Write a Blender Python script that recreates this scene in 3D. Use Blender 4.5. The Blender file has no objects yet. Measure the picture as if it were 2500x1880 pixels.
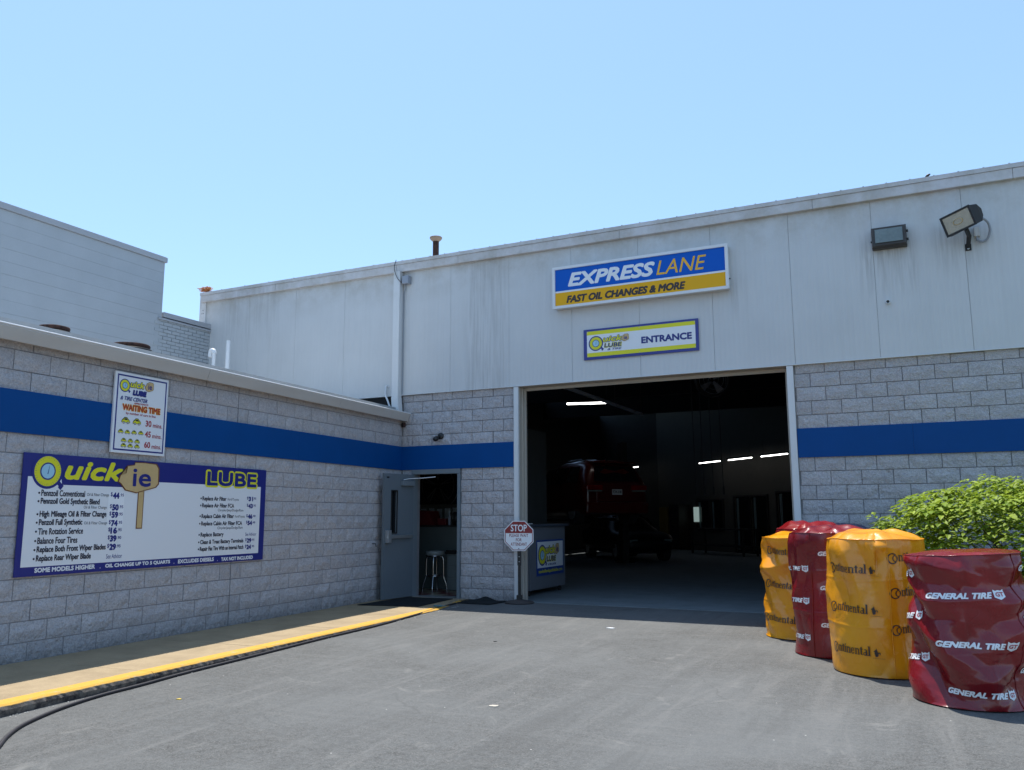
import bpy, bmesh, math, random
from mathutils import Vector, Matrix, noise
import numpy as np
R_ = math.radians
sc = bpy.context.scene
C = sc.collection

# ------------------------------------------------------------------ camera
CP = Vector((8.4286, -12.7397, 1.4952))
PITCH, ROLL, YAW, FPX = 0.1556, 0.0031, 0.4529, 2044.6
RM = (Matrix.Rotation(YAW, 3, 'Z') @ Matrix.Rotation(PITCH, 3, 'X') @ Matrix.Rotation(ROLL, 3, 'Y'))
cam = bpy.data.cameras.new('camera')
cam.sensor_fit = 'HORIZONTAL'; cam.sensor_width = 36.0
cam.lens = FPX / 2500 * 36
cam.clip_start = 0.05; cam.clip_end = 3000
co = bpy.data.objects.new('camera', cam); C.objects.link(co)
co.matrix_world = Matrix.Translation(CP) @ (RM @ Matrix.Rotation(math.pi/2, 3, 'X')).to_4x4()
sc.camera = co

# ------------------------------------------------------------------ light
TOSUN = Vector((-0.250, 0.228, 1.0)).normalized()
sun = bpy.data.lights.new('sun', 'SUN'); sun.energy = 3.6; sun.angle = R_(0.53); sun.color = (1.0, 0.955, 0.88)
so = bpy.data.objects.new('sun', sun); C.objects.link(so)
so.rotation_euler = TOSUN.to_track_quat('Z', 'Y').to_euler()
W = bpy.data.worlds.new('World'); sc.world = W; W.use_nodes = True
nt = W.node_tree; nt.nodes.clear()
sky = nt.nodes.new('ShaderNodeTexSky'); sky.sky_type = 'NISHITA'; sky.sun_disc = False
sky.sun_elevation = math.asin(TOSUN.z)
sky.sun_rotation = math.atan2(TOSUN.x, TOSUN.y)
sky.altitude = 50; sky.air_density = 1.0; sky.dust_density = 0.5; sky.ozone_density = 1.2
bg = nt.nodes.new('ShaderNodeBackground'); bg.inputs[1].default_value = 0.15
out = nt.nodes.new('ShaderNodeOutputWorld')
tint = nt.nodes.new('ShaderNodeMix'); tint.data_type = 'RGBA'; tint.blend_type = 'MULTIPLY'; tint.inputs[0].default_value = 1
tint.inputs[7].default_value = (0.86, 0.95, 1.03, 1); nt.links.new(sky.outputs[0], tint.inputs[6]); 
haze = nt.nodes.new('ShaderNodeMix'); haze.data_type = 'RGBA'; haze.inputs[0].default_value = 0.5
haze.inputs[7].default_value = (1.34, 2.16, 3.22, 1); nt.links.new(tint.outputs[2], haze.inputs[6]); nt.links.new(haze.outputs[2], bg.inputs[0]); nt.links.new(bg.outputs[0], out.inputs[0])
sc.view_settings.view_transform = 'Standard'; sc.view_settings.look = 'None'
sc.view_settings.exposure = 0.92; sc.view_settings.gamma = 1
sc.view_settings.use_curve_mapping = False

# ------------------------------------------------------------------ frames
ANG = -0.0602
EL = Vector((-math.sin(ANG), -math.cos(ANG), 0))     # along the low building's wall, away from the corner
NL = Vector((math.cos(ANG), -math.sin(ANG), 0))      # outward normal of that wall
ZV = Vector((0, 0, 1))
def LW(s, n, z): return EL * s + NL * n + ZV * z
def frame(o, x, y, z):
    m = Matrix((x, y, z)).transposed().to_4x4(); m.translation = o; return m
ML = Matrix((EL, NL, ZV)).transposed().to_4x4()      # (s, n, z) -> world

# ------------------------------------------------------------------ materials
class NT:
    def __init__(s, m):
        s.t = m.node_tree; s.n = s.t.nodes
    def add(s, typ, **kw):
        n = s.n.new(typ)
        for k, v in kw.items():
            if k.startswith('i') and k != 'interpolation_type':
                key = k[1:]; n.inputs[int(key) if key.isdigit() else key].default_value = v
            else: setattr(n, k, v)
        return n
    def l(s, a, b): s.t.links.new(a, b)
    def coord(s, scale=(1, 1, 1), kind='Object', rnd=0):
        tc = s.add('ShaderNodeTexCoord'); mp = s.add('ShaderNodeMapping')
        mp.inputs['Scale'].default_value = scale
        s.l(tc.outputs[kind], mp.inputs[0])
        if rnd:
            oi = s.add('ShaderNodeObjectInfo'); mu = s.add('ShaderNodeMath', operation='MULTIPLY'); mu.inputs[1].default_value = rnd
            s.l(oi.outputs['Random'], mu.inputs[0]); s.l(mu.outputs[0], mp.inputs['Location'])
        return mp.outputs[0]
    def noise(s, vec, scale, detail=4, rough=.55, dist=0):
        n = s.add('ShaderNodeTexNoise'); n.inputs['Scale'].default_value = scale
        n.inputs['Detail'].default_value = detail; n.inputs['Roughness'].default_value = rough
        n.inputs['Distortion'].default_value = dist
        s.l(vec, n.inputs['Vector']); return n.outputs['Fac']
    def ramp(s, fac, stops):
        r = s.add('ShaderNodeValToRGB'); e = r.color_ramp.elements
        while len(e) < len(stops): e.new(.5)
        for el, (p, c) in zip(e, stops):
            el.position = p; el.color = (c, c, c, 1) if isinstance(c, (int, float)) else (*c, 1)
        s.l(fac, r.inputs[0]); return r.outputs[0]
    def mix(s, fac, a, b, mode='MIX'):
        m = s.add('ShaderNodeMix', data_type='RGBA', blend_type=mode)
        for sock, v in ((m.inputs[0], fac), (m.inputs[6], a), (m.inputs[7], b)):
            if hasattr(v, 'links') or isinstance(v, bpy.types.NodeSocket): s.l(v, sock)
            elif isinstance(v, (int, float)): sock.default_value = v
            else: sock.default_value = (*v, 1)
        return m.outputs[2]
    def bump(s, h, strength, dist, nrm=None):
        b = s.add('ShaderNodeBump'); b.inputs['Strength'].default_value = strength; b.inputs['Distance'].default_value = dist
        s.l(h, b.inputs['Height'])
        if nrm is not None: s.l(nrm, b.inputs['Normal'])
        return b.outputs[0]
MATS = {}
def mat(name, color, rough=.6, metal=0, spec=.5, emit=None, estr=0, trans=0, coat=0, var=0, bump=0, bscale=60, alpha=1):
    if name in MATS: return MATS[name]
    m = bpy.data.materials.new(name); m.use_nodes = True; MATS[name] = m
    b = m.node_tree.nodes['Principled BSDF']
    b.inputs['Base Color'].default_value = (*color, 1); b.inputs['Roughness'].default_value = rough
    b.inputs['Metallic'].default_value = metal; b.inputs['Specular IOR Level'].default_value = spec
    b.inputs['Transmission Weight'].default_value = trans; b.inputs['Coat Weight'].default_value = coat
    if emit: b.inputs['Emission Color'].default_value = (*emit, 1); b.inputs['Emission Strength'].default_value = estr
    n = NT(m)
    if var or bump:
        v = n.coord((1, 1, 1))
        f = n.noise(v, bscale, 4)
        g = n.noise(v, bscale * .06, 4)
    if var:
        a = tuple(c * (1 - var) for c in color); c2 = tuple(min(1, c * (1 + var)) for c in color)
        c = n.mix(n.ramp(g, [(.3, 0), (.7, 1)]), a, c2)
        c = n.mix(.25, c, n.mix(n.ramp(f, [(.35, 0), (.65, 1)]), a, c2))
        n.l(c, b.inputs['Base Color'])
    if bump:
        n.l(n.bump(f, bump, .01), b.inputs['Normal'])
    return m
def pbsdf(m): return m.node_tree.nodes['Principled BSDF']

def m_block():
    m = mat('split_face_block', (.4, .39, .4), .95, spec=.2); n = NT(m); b = pbsdf(m)
    v = n.coord((1, 1, 1), rnd=37.0); vw = n.coord((1, 1, 1))
    big = n.noise(v, 9, 6, .6); mid = n.noise(v, 24, 6, .68, .3); fine = n.noise(v, 140, 3, .6)
    col = n.mix(n.ramp(mid, [(.32, 0), (.68, 1)]), (.37, .352, .364), (.60, .575, .58))
    oi = n.add('ShaderNodeObjectInfo')
    col = n.mix(n.ramp(oi.outputs['Random'], [(0, .0), (1, .5)]), col, (.46, .425, .425))
    col = n.mix(n.ramp(n.noise(v, 2.2, 3), [(.45, 0), (.7, .45)]), col, (.66, .64, .65))
    col = n.mix(.28, col, n.mix(n.ramp(fine, [(.35, 0), (.65, 1)]), (.27, .265, .275), (.70, .68, .68)))
    sp2 = n.noise(v, 58, 3, .7, .5); col = n.mix(n.ramp(sp2, [(.36, .45), (.50, 0)]), col, (.28, .275, .29)); col = n.mix(n.ramp(sp2, [(.54, 0), (.68, .3)]), col, (.72, .70, .70))
    big2 = n.noise(vw, .7, 4)
    col = n.mix(n.ramp(big2, [(.45, 0), (.75, .35)]), col, (.46, .40, .36))
    # damp, dirty foot of the wall and rust runs
    gm = n.add('ShaderNodeNewGeometry'); sp = n.add('ShaderNodeSeparateXYZ'); n.l(gm.outputs['Position'], sp.inputs[0])
    mr = n.add('ShaderNodeMapRange'); mr.inputs[1].default_value = .12; mr.inputs[2].default_value = .42; mr.inputs[3].default_value = 1; mr.inputs[4].default_value = 0
    n.l(sp.outputs[2], mr.inputs[0])
    d = n.add('ShaderNodeMath', operation='MULTIPLY'); n.l(mr.outputs[0], d.inputs[0]); n.l(n.ramp(mid, [(.35, 0.1), (.6, .75)]), d.inputs[1])
    col = n.mix(d.outputs[0], col, (.15, .155, .16))
    n.l(col, b.inputs['Base Color'])
    n1 = n.bump(big, 1., .045); n2 = n.bump(mid, 1., .022, n1); n3 = n.bump(fine, .35, .004, n2)
    n.l(n3, b.inputs['Normal'])
    return m
def m_panel(name, c0, c1, streak=.5):
    m = mat(name, c0, .45, spec=.4); n = NT(m); b = pbsdf(m)
    v = n.coord((1, 1, .03)); v2 = n.coord((1, 1, 1)); vs = n.coord((1, 1, .012))
    s1 = n.noise(vs, 14, 5, .7); s2 = n.noise(v, 3.0, 4); g = n.noise(v2, 1.3, 4); f = n.noise(v2, 45, 3)
    col = n.mix(n.ramp(s1, [(.5, 0), (.72, 1)]), c0, c1)
    col = n.mix(n.ramp(s2, [(.35, 0), (.75, streak)]), c0, col)
    col = n.mix(n.ramp(g, [(.4, 0), (.8, .35)]), col, tuple(x * .8 for x in c0))
    gm = n.add('ShaderNodeNewGeometry'); sp = n.add('ShaderNodeSeparateXYZ'); n.l(gm.outputs['Position'], sp.inputs[0])
    mr = n.add('ShaderNodeMapRange'); mr.inputs[1].default_value = 5.35; mr.inputs[2].default_value = 6.05; n.l(sp.outputs[2], mr.inputs[0])
    d = n.add('ShaderNodeMath', operation='MULTIPLY'); n.l(mr.outputs[0], d.inputs[0]); n.l(n.ramp(n.noise(v2, 2.3, 6, .7), [(.38, 0), (.62, .5)]), d.inputs[1])
    col = n.mix(d.outputs[0], col, (.33, .29, .22))
    # run-off streaks below the wall lights and down one panel
    def win(sock, a, b_, c_, d_):
        r = n.add('ShaderNodeMapRange', interpolation_type='SMOOTHSTEP'); r.inputs[1].default_value = a; r.inputs[2].default_value = b_; n.l(sock, r.inputs[0])
        q = n.add('ShaderNodeMapRange', interpolation_type='SMOOTHSTEP'); q.inputs[1].default_value = c_; q.inputs[2].default_value = d_; q.inputs[3].default_value = 1; q.inputs[4].default_value = 0; n.l(sock, q.inputs[0])
        mm = n.add('ShaderNodeMath', operation='MULTIPLY'); n.l(r.outputs[0], mm.inputs[0]); n.l(q.outputs[0], mm.inputs[1]); return mm.outputs[0]
    def mul(a, b_):
        mm = n.add('ShaderNodeMath', operation='MULTIPLY'); n.l(a, mm.inputs[0]); n.l(b_, mm.inputs[1]); return mm.outputs[0]
    vz = n.coord((1, 1, .05)); st1 = n.ramp(n.noise(vz, 19, 3, .7), [(.40, 0), (.62, 1)])
    for (xa, xb, xc, xd, za, zb, zc, zd, am) in ((7.7, 7.95, 8.5, 8.65, 4.3, 5.2, 5.3, 5.6, .38), (8.7, 8.9, 9.3, 9.5, 4.5, 5.2, 5.35, 5.6, .25), (1.2, 1.5, 2.05, 2.2, 3.0, 3.7, 5.9, 6.1, .24), (-4.6, -4.2, -3.2, -2.7, 4.6, 5.6, 6.0, 6.2, .18), (5.9, 6.0, 6.1, 6.3, 4.3, 4.8, 5.0, 5.2, .2)):
        k_ = mul(mul(win(sp.outputs[0], xa, xb, xc, xd), win(sp.outputs[2], za, zb, zc, zd)), st1)
        f_ = n.add('ShaderNodeMath', operation='MULTIPLY'); f_.inputs[1].default_value = am; n.l(k_, f_.inputs[0])
        col = n.mix(f_.outputs[0], col, (.20, .185, .17))
    n.l(col, b.inputs['Base Color'])
    rib = n.add('ShaderNodeTexWave', wave_type='BANDS', bands_direction='X'); rib.inputs['Scale'].default_value = 4.3
    n.l(v2, rib.inputs[0])
    n.l(n.bump(rib.outputs[1], .22, .01, n.bump(f, .12, .004)), b.inputs['Normal'])
    return m
def m_asphalt():
    m = mat('asphalt', (.1, .1, .1), .93, spec=.25); n = NT(m); b = pbsdf(m)
    v = n.coord((1, 1, 1))
    agg = n.noise(v, 130, 4, .75); agg2 = n.noise(v, 62, 2, .6); med = n.noise(v, 7, 6, .65); big = n.noise(v, .55, 5, .6, .6)
    col = n.mix(n.ramp(agg, [(.36, 0), (.66, 1)]), (.038, .038, .037), (.205, .200, .190))
    col = n.mix(n.ramp(agg2, [(.40, 0), (.60, .80)]), col, (.062, .064, .063))
    col = n.mix(n.ramp(n.noise(v, 19, 5, .8), [(.40, 0), (.60, .45)]), col, (.155, .16, .158))
    col = n.mix(n.ramp(big, [(.4, 0), (.66, .6)]), col, (.15, .154, .152))
    col = n.mix(n.ramp(med, [(.5, 0), (.75, .35)]), col, (.115, .12, .122))
    # long scuffs worn by turning tyres
    vs = n.coord((.35, 2.6, 1)); sc_ = n.noise(vs, 2.2, 6, .7, 1.2)
    col = n.mix(n.ramp(sc_, [(.52, 0), (.68, .28)]), col, (.18, .178, .17))
    vt = n.coord((1.9, .22, 1)); tk = n.noise(vt, 1.6, 5, .65, 1.6)
    col = n.mix(n.ramp(tk, [(.53, 0), (.68, .38)]), col, (.185, .182, .175))
    col = n.mix(n.ramp(tk, [(.30, .35), (.45, 0)]), col, (.085, .085, .083))
    col = n.mix(n.ramp(n.noise(v, 1.9, 4, .7, .8), [(.62, 0), (.72, .4)]), col, (.24, .235, .22))
    # hairline cracks
    vo = n.add('ShaderNodeTexVoronoi', feature='DISTANCE_TO_EDGE'); vo.inputs['Scale'].default_value = .42
    wv = n.add('ShaderNodeMix', data_type='VECTOR'); wv.inputs[0].default_value = .16
    nz = n.add('ShaderNodeTexNoise'); nz.inputs['Scale'].default_value = 3.; n.l(v, nz.inputs['Vector'])
    n.l(v, wv.inputs[4]); n.l(nz.outputs['Color'], wv.inputs[5]); n.l(wv.outputs[1], vo.inputs['Vector'])
    cr = n.ramp(vo.outputs['Distance'], [(0, .30), (.003, 0)])
    gate = n.ramp(n.noise(v, .8, 3), [(.5, 0), (.6, 1)])
    cm = n.add('ShaderNodeMath', operation='MULTIPLY'); n.l(cr, cm.inputs[0]); n.l(gate, cm.inputs[1])
    col = n.mix(cm.outputs[0], col, (.055, .055, .055))
    # pale chips and grit trodden in
    v3 = n.add('ShaderNodeTexVoronoi', feature='F1'); v3.inputs['Scale'].default_value = 4.2; n.l(v, v3.inputs['Vector'])
    col = n.mix(n.ramp(v3.outputs['Distance'], [(.018, .9), (.03, 0)]), col, (.5, .49, .46))
    n.l(col, b.inputs['Base Color'])
    n.l(n.bump(agg, .9, .006, n.bump(agg2, .5, .008)), b.inputs['Normal'])
    return m
def m_concrete(name, c0, c1, sc2=1.):
    m = mat(name, c0, .9, spec=.25); n = NT(m); b = pbsdf(m)
    v = n.coord((1, 1, 1)); f = n.noise(v, 160, 4, .7); g = n.noise(v, 2.5, 6, .65); h = n.noise(v, 22, 4)
    col = n.mix(n.ramp(f, [(.34, 0), (.66, 1)]), c0, c1)
    col = n.mix(n.ramp(g, [(.42, 0), (.72, .5)]), col, tuple(x * .68 for x in c0))
    col = n.mix(n.ramp(h, [(.55, 0), (.75, .3)]), col, c1)
    n.l(col, b.inputs['Base Color']); n.l(n.bump(f, .5, .004, n.bump(h, .25, .01)), b.inputs['Normal'])
    return m
def m_kerbpaint():
    m = mat('yellow_kerb_paint', (.75, .40, .02), .8, spec=.3); n = NT(m); b = pbsdf(m)
    v = n.coord((1, 1, 1)); f = n.noise(v, 150, 4, .7); g = n.noise(v, 9, 7, .75)
    gm = n.add('ShaderNodeNewGeometry'); sp = n.add('ShaderNodeSeparateXYZ'); n.l(gm.outputs['Normal'], sp.inputs[0])
    col = n.mix(n.ramp(f, [(.3, 0), (.7, 1)]), (.50, .27, .035), (.60, .35, .055))
    col = n.mix(n.ramp(g, [(.56, 0), (.66, .8)]), col, (.40, .33, .23))
    sz = n.add('ShaderNodeSeparateXYZ'); n.l(gm.outputs['Position'], sz.inputs[0]); ad = n.add('ShaderNodeMath', operation='MULTIPLY_ADD'); ad.inputs[1].default_value = -.018; n.l(g, ad.inputs[0]); n.l(sz.outputs[2], ad.inputs[2])
    sm = n.add('ShaderNodeMapRange'); sm.inputs[1].default_value = .094; sm.inputs[2].default_value = .104; sm.inputs[3].default_value = 1; sm.inputs[4].default_value = 0; n.l(ad.outputs[0], sm.inputs[0]); side = sm.outputs[0]
    col = n.mix(side, col, n.mix(n.ramp(g, [(.40, 0), (.62, 1)]), (.035, .03, .03), (.20, .17, .14)))
    n.l(col, b.inputs['Base Color']); n.l(n.bump(g, .6, .01, n.bump(f, .5, .003)), b.inputs['Normal'])
    return m
def m_vinyl(name, c, c2):
    m = mat(name, c, .3, spec=.55); n = NT(m); b = pbsdf(m)
    v = n.coord((1, 1, 1)); g = n.noise(v, 1.7, 3); f = n.noise(v, 18, 5, .6, .4); h = n.noise(v, 6, 3, .5, .5)
    n.l(n.mix(n.ramp(g, [(.35, 0), (.65, 1)]), c, c2), b.inputs['Base Color'])
    n.l(n.ramp(h, [(.35, .17), (.7, .32)]), b.inputs['Roughness'])
    n.l(n.bump(h, .35, .03, n.bump(f, .12, .006)), b.inputs['Normal'])
    b.inputs['Coat Weight'].default_value = .3; b.inputs['Coat Roughness'].default_value = .12
    tr = n.add('ShaderNodeBsdfTranslucent'); tr.inputs[0].default_value = (*c2, 1)
    mx = n.add('ShaderNodeMixShader'); mx.inputs[0].default_value = .16
    o = m.node_tree.nodes['Material Output']; n.l(b.outputs[0], mx.inputs[1]); n.l(tr.outputs[0], mx.inputs[2]); n.l(mx.outputs[0], o.inputs[0])
    return m
def m_leaf(name, c, c2):
    m = mat(name, c, .55, spec=.22); n = NT(m); b = pbsdf(m)
    gm = n.add('ShaderNodeNewGeometry')
    col = n.mix(gm.outputs['Random Per Island'], c, c2)
    v = n.coord((1, 1, 1)); col = n.mix(n.ramp(n.noise(v, 1.6, 3), [(.4, 0), (.7, .5)]), col, (.17, .22, .03))
    n.l(col, b.inputs['Base Color'])
    tr = n.add('ShaderNodeBsdfTranslucent'); n.l(n.mix(.5, col, (.30, .40, .03)), tr.inputs[0])
    mx = n.add('ShaderNodeMixShader'); mx.inputs[0].default_value = .33
    o = m.node_tree.nodes['Material Output']; n.l(b.outputs[0], mx.inputs[1]); n.l(tr.outputs[0], mx.inputs[2]); n.l(mx.outputs[0], o.inputs[0])
    return m
def m_rust(name='rust'):
    m = mat(name, (.07, .035, .03), .85, spec=.2); n = NT(m); b = pbsdf(m)
    v = n.coord((1, 1, .4)); f = n.noise(v, 30, 5, .7)
    n.l(n.mix(n.ramp(f, [(.4, 0), (.62, 1)]), (.025, .018, .018), (.085, .04, .03)), b.inputs['Base Color']); return m

M_BLOCK = m_block()
M_MORTAR = mat('mortar', (.26, .255, .26), .95, spec=.1, var=.2, bump=.5, bscale=90)
M_PANEL = m_panel('wall_panel_metal', (.60, .605, .60), (.48, .475, .46), .4)
M_SEAL = mat('joint_sealant', (.13, .135, .14), .8)
M_BAND = mat('blue_band_paint', (.0005, .060, .23), .5, var=.06, bscale=40, spec=.15)
M_TRIM = m_panel('trim_metal', (.68, .69, .69), (.56, .56, .56), .3)
M_GUT = m_panel('gutter_cream', (.54, .51, .47), (.46, .42, .38), .3)
M_FASCIA = m_panel('fascia_metal', (.62, .60, .595), (.50, .48, .465), .3)
M_ROOFM = mat('roof_metal', (.5, .52, .52), .5, metal=.3, var=.15)
M_GREYP = mat('grey_painted_block', (.40, .425, .445), .8, spec=.3, var=.05, bump=.2, bscale=40)
M_ASPH = m_asphalt()
M_CONC = m_concrete('sidewalk_concrete', (.25, .190, .115), (.42, .325, .205))
M_SLAB = m_concrete('bay_floor_concrete', (.15, .175, .185), (.20, .23, .245))
M_KERB = m_kerbpaint()
M_DOOR = mat('door_paint_grey', (.13, .155, .175), .45, var=.06, bscale=25)
M_DFRAME = mat('door_frame_paint', (.17, .20, .22), .45)
M_ALU = mat('brushed_aluminium', (.55, .57, .58), .35, metal=.8)
M_WHITE = mat('white_print', (.78, .79, .80), .35)
M_WPAINT = mat('white_paint', (.72, .73, .74), .45, var=.05)
M_NAVY = mat('navy_print', (.018, .025, .19), .35)
M_NAVY2 = mat('navy_border_print', (.032, .040, .235), .35)
M_YEL = mat('lemon_print', (.74, .70, .03), .4, spec=.3)
M_SBLUE = mat('bright_blue_print', (.0, .10, .50), .4, spec=.2)
M_GOLD = mat('gold_print', (.82, .42, .012), .4, spec=.2)
M_GOLDL = mat('gold_letter_print', (.85, .47, .05), .4, spec=.2)
M_BROWNT = mat('dark_brown_print', (.035, .022, .018), .4)
M_BLACKT = mat('black_print', (.012, .012, .03), .4)
M_ICE = mat('pale_blue_print', (.36, .62, .74), .35)
M_TAN = mat('tan_wood_print', (.60, .42, .19), .4, var=.12, bscale=30)
M_BRN = mat('brown_print', (.16, .06, .02), .4)
M_REDT = mat('red_print', (.40, .02, .03), .4)
M_ORT = mat('orange_print', (.75, .13, .02), .4)
M_SIGNRED = mat('sign_red', (.24, .012, .014), .4)
M_BLACK = mat('black_plastic', (.015, .015, .016), .45)
M_BLKMET = mat('black_metal', (.02, .019, .018), .5, spec=.4)
M_BRONZE = mat('bronze_housing', (.045, .036, .03), .45, var=.2, bscale=40)
M_GLASSD = mat('dark_glass', (.008, .010, .012), .08, spec=.6)
M_LENS = mat('prismatic_lens_glass', (.17, .21, .20), .12, spec=.7, var=.25, bscale=25)
M_REFL = mat('lamp_reflector', (.42, .40, .33), .25, metal=.5, var=.3, bscale=12)
M_HOSE = mat('hose_rubber', (.022, .02, .024), .6, var=.2)
M_MAT = mat('mat_rubber', (.018, .021, .023), .95, bump=.8, bscale=120, spec=.15)
M_CHROME = mat('chrome', (.6, .6, .62), .15, metal=1)
M_PVC = mat('white_pvc', (.72, .74, .76), .4)
M_CONDUIT = mat('grey_conduit', (.30, .33, .38), .5)
M_RUST = m_rust()
M_YV = m_vinyl('yellow_vinyl', (.84, .31, .008), (.90, .39, .012))
M_RV = m_vinyl('red_vinyl', (.19, .006, .010), (.28, .010, .013))
M_NV = m_vinyl('navy_vinyl', (.012, .010, .09), (.02, .018, .12))
M_TYRE = mat('tyre_rubber', (.02, .02, .02), .85)
M_LEAF = m_leaf('leaf_green', (.14, .23, .014), (.33, .42, .035))
M_STEM = mat('bush_stem', (.09, .06, .035), .9)
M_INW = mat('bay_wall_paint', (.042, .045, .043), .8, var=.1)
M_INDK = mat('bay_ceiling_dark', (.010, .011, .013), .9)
M_TUBE = mat('lit_fluorescent_tube', (.9, .9, .9), .5, emit=(1, .97, .95), estr=3.5)
M_CARRED = mat('car_paint_dark_red', (.075, .007, .005), .28, spec=.5, coat=.3)
M_CARDK = mat('car_paint_black', (.004, .004, .005), .4, spec=.3)
M_LAMPR = mat('tail_lamp_red', (.20, .006, .007), .15, spec=.7)
M_PLATE = mat('plate_white', (.6, .62, .62), .4)

# ------------------------------------------------------------------ geometry helpers
class MB:
    def __init__(s): s.v = []; s.f = []; s.sm = []
    def add(s, vs, fs, smooth=False):
        o = len(s.v); s.v += [tuple(v) for v in vs]; s.f += [tuple(i + o for i in f) for f in fs]; s.sm += [smooth] * len(fs); return s
    def box(s, x0, x1, y0, y1, z0, z1, M=None):
        vs = [Vector((x, y, z)) for z in (z0, z1) for y in (y0, y1) for x in (x0, x1)]
        if M is not None: vs = [M @ v for v in vs]
        return s.add(vs, [(0, 2, 3, 1), (4, 5, 7, 6), (0, 1, 5, 4), (1, 3, 7, 5), (3, 2, 6, 7), (2, 0, 4, 6)])
    def bev(s, x0, x1, y0, y1, z0, z1, b=.01, M=None):
        bm = bmesh.new(); bmesh.ops.create_cube(bm, size=1)
        for v in bm.verts: v.co = Vector(((x0 + x1) / 2 + v.co.x * (x1 - x0), (y0 + y1) / 2 + v.co.y * (y1 - y0), (z0 + z1) / 2 + v.co.z * (z1 - z0)))
        bmesh.ops.bevel(bm, geom=list(bm.edges), offset=b, segments=2, affect='EDGES', profile=.6)
        if M is not None: bmesh.ops.transform(bm, matrix=M, verts=bm.verts)
        bm.verts.ensure_lookup_table()
        s.add([v.co.copy() for v in bm.verts], [[v.index for v in f.verts] for f in bm.faces]); bm.free(); return s
    def tube(s, pts, r, n=10, caps=True, M=None, smooth=True):
        pts = [Vector(p) for p in pts]; rs = r if isinstance(r, (list, tuple)) else [r] * len(pts)
        vs = []; up = Vector((0, 0, 1))
        prev = None
        for i, p in enumerate(pts):
            d = (pts[min(i + 1, len(pts) - 1)] - pts[max(i - 1, 0)]).normalized()
            if prev is None:
                a = d.cross(up)
                if a.length < .05: a = d.cross(Vector((1, 0, 0)))
            else: a = prev - d * prev.dot(d)
            a.normalize(); prev = a; b = d.cross(a)
            for k in range(n):
                t = 2 * math.pi * k / n; vs.append(p + (a * math.cos(t) + b * math.sin(t)) * rs[i])
        fs = [(i * n + k, i * n + (k + 1) % n, (i + 1) * n + (k + 1) % n, (i + 1) * n + k) for i in range(len(pts) - 1) for k in range(n)]
        if M is not None: vs = [M @ v for v in vs]
        s.add(vs, fs, smooth)
        if caps:
            s.add(vs[:n], [tuple(range(n))]); s.add(vs[-n:], [tuple(range(n))[::-1]])
        return s
    def lathe(s, prof, n=24, M=None, smooth=True):
        vs = []
        for r, z in prof:
            for k in range(n):
                t = 2 * math.pi * k / n; vs.append(Vector((r * math.cos(t), r * math.sin(t), z)))
        if M is not None: vs = [M @ v for v in vs]
        fs = [(i * n + k, i * n + (k + 1) % n, (i + 1) * n + (k + 1) % n, (i + 1) * n + k) for i in range(len(prof) - 1) for k in range(n)]
        s.add(vs, fs, smooth); return s
    def poly(s, pts, z0, z1, M=None):
        n = len(pts); vs = [Vector((x, y, z0)) for x, y in pts] + [Vector((x, y, z1)) for x, y in pts]
        if M is not None: vs = [M @ v for v in vs]
        bm = bmesh.new(); bv = [bm.verts.new(v) for v in vs]
        f = bm.faces.new(bv[n:]); g = bm.faces.new(bv[:n][::-1])
        for i in range(n): bm.faces.new((bv[i], bv[(i + 1) % n], bv[n + (i + 1) % n], bv[n + i]))
        bmesh.ops.triangulate(bm, faces=[f, g]); bm.verts.index_update()
        s.add([v.co.copy() for v in bm.verts], [[v.index for v in q.verts] for q in bm.faces]); bm.free(); return s
    def mesh(s, name):
        me = bpy.data.meshes.new(name); me.from_pydata(s.v, [], s.f); me.update()
        if any(s.sm): me.polygons.foreach_set('use_smooth', s.sm)
        return me
def world_of(p):
    m = p.matrix_basis.copy()
    while p.parent is not None: p = p.parent; m = p.matrix_basis @ m
    return m
def link(name, me, m, parent=None, local=False, M=None, **props):
    o = bpy.data.objects.new(name, me); C.objects.link(o)
    if me is not None and m is not None and len(me.materials) == 0: me.materials.append(m)
    if M is not None: o.matrix_basis = M
    if parent is not None:
        o.parent = parent
        if not local: o.matrix_parent_inverse = PW[parent.name].inverted()
    PW[o.name] = (o.matrix_basis.copy() if parent is None or not local else PW[parent.name] @ o.matrix_basis)
    for k, v in props.items(): o[k] = v
    return o
PW = {}
def thing(name, label, cat, M=None, group=None, kind=None):
    o = bpy.data.objects.new(name, None); C.objects.link(o); o.empty_display_size = .2
    if isinstance(M, (tuple, list, Vector)): M = Matrix.Translation(M)
    if M is not None: o.matrix_basis = M
    PW[o.name] = o.matrix_basis.copy()
    o['label'] = label; o['category'] = cat
    if group: o['group'] = group
    if kind: o['kind'] = kind
    return o
def tag(o, label, cat, group=None, kind=None):
    o['label'] = label; o['category'] = cat
    if group: o['group'] = group
    if kind: o['kind'] = kind
    return o
def part(name, mb, m, parent, **k): return link(name, mb.mesh(name), m, parent, **k)
def copy_tree(o, parent=None):
    c = o.copy(); C.objects.link(c)
    if parent is not None: c.parent = parent
    for ch in [x for x in o.children]: copy_tree(ch, c)
    return c
def smooth_curve(pts, n=8):
    P = [Vector(p) for p in pts]; out_ = []
    for i in range(len(P) - 1):
        p0, p1, p2, p3 = P[max(i - 1, 0)], P[i], P[i + 1], P[min(i + 2, len(P) - 1)]
        for k in range(n):
            t = k / n
            out_.append(.5 * ((2 * p1) + (p2 - p0) * t + (2 * p0 - 5 * p1 + 4 * p2 - p3) * t * t + (3 * p1 - p0 - 3 * p2 + p3) * t ** 3))
    out_.append(P[-1]); return out_
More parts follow.
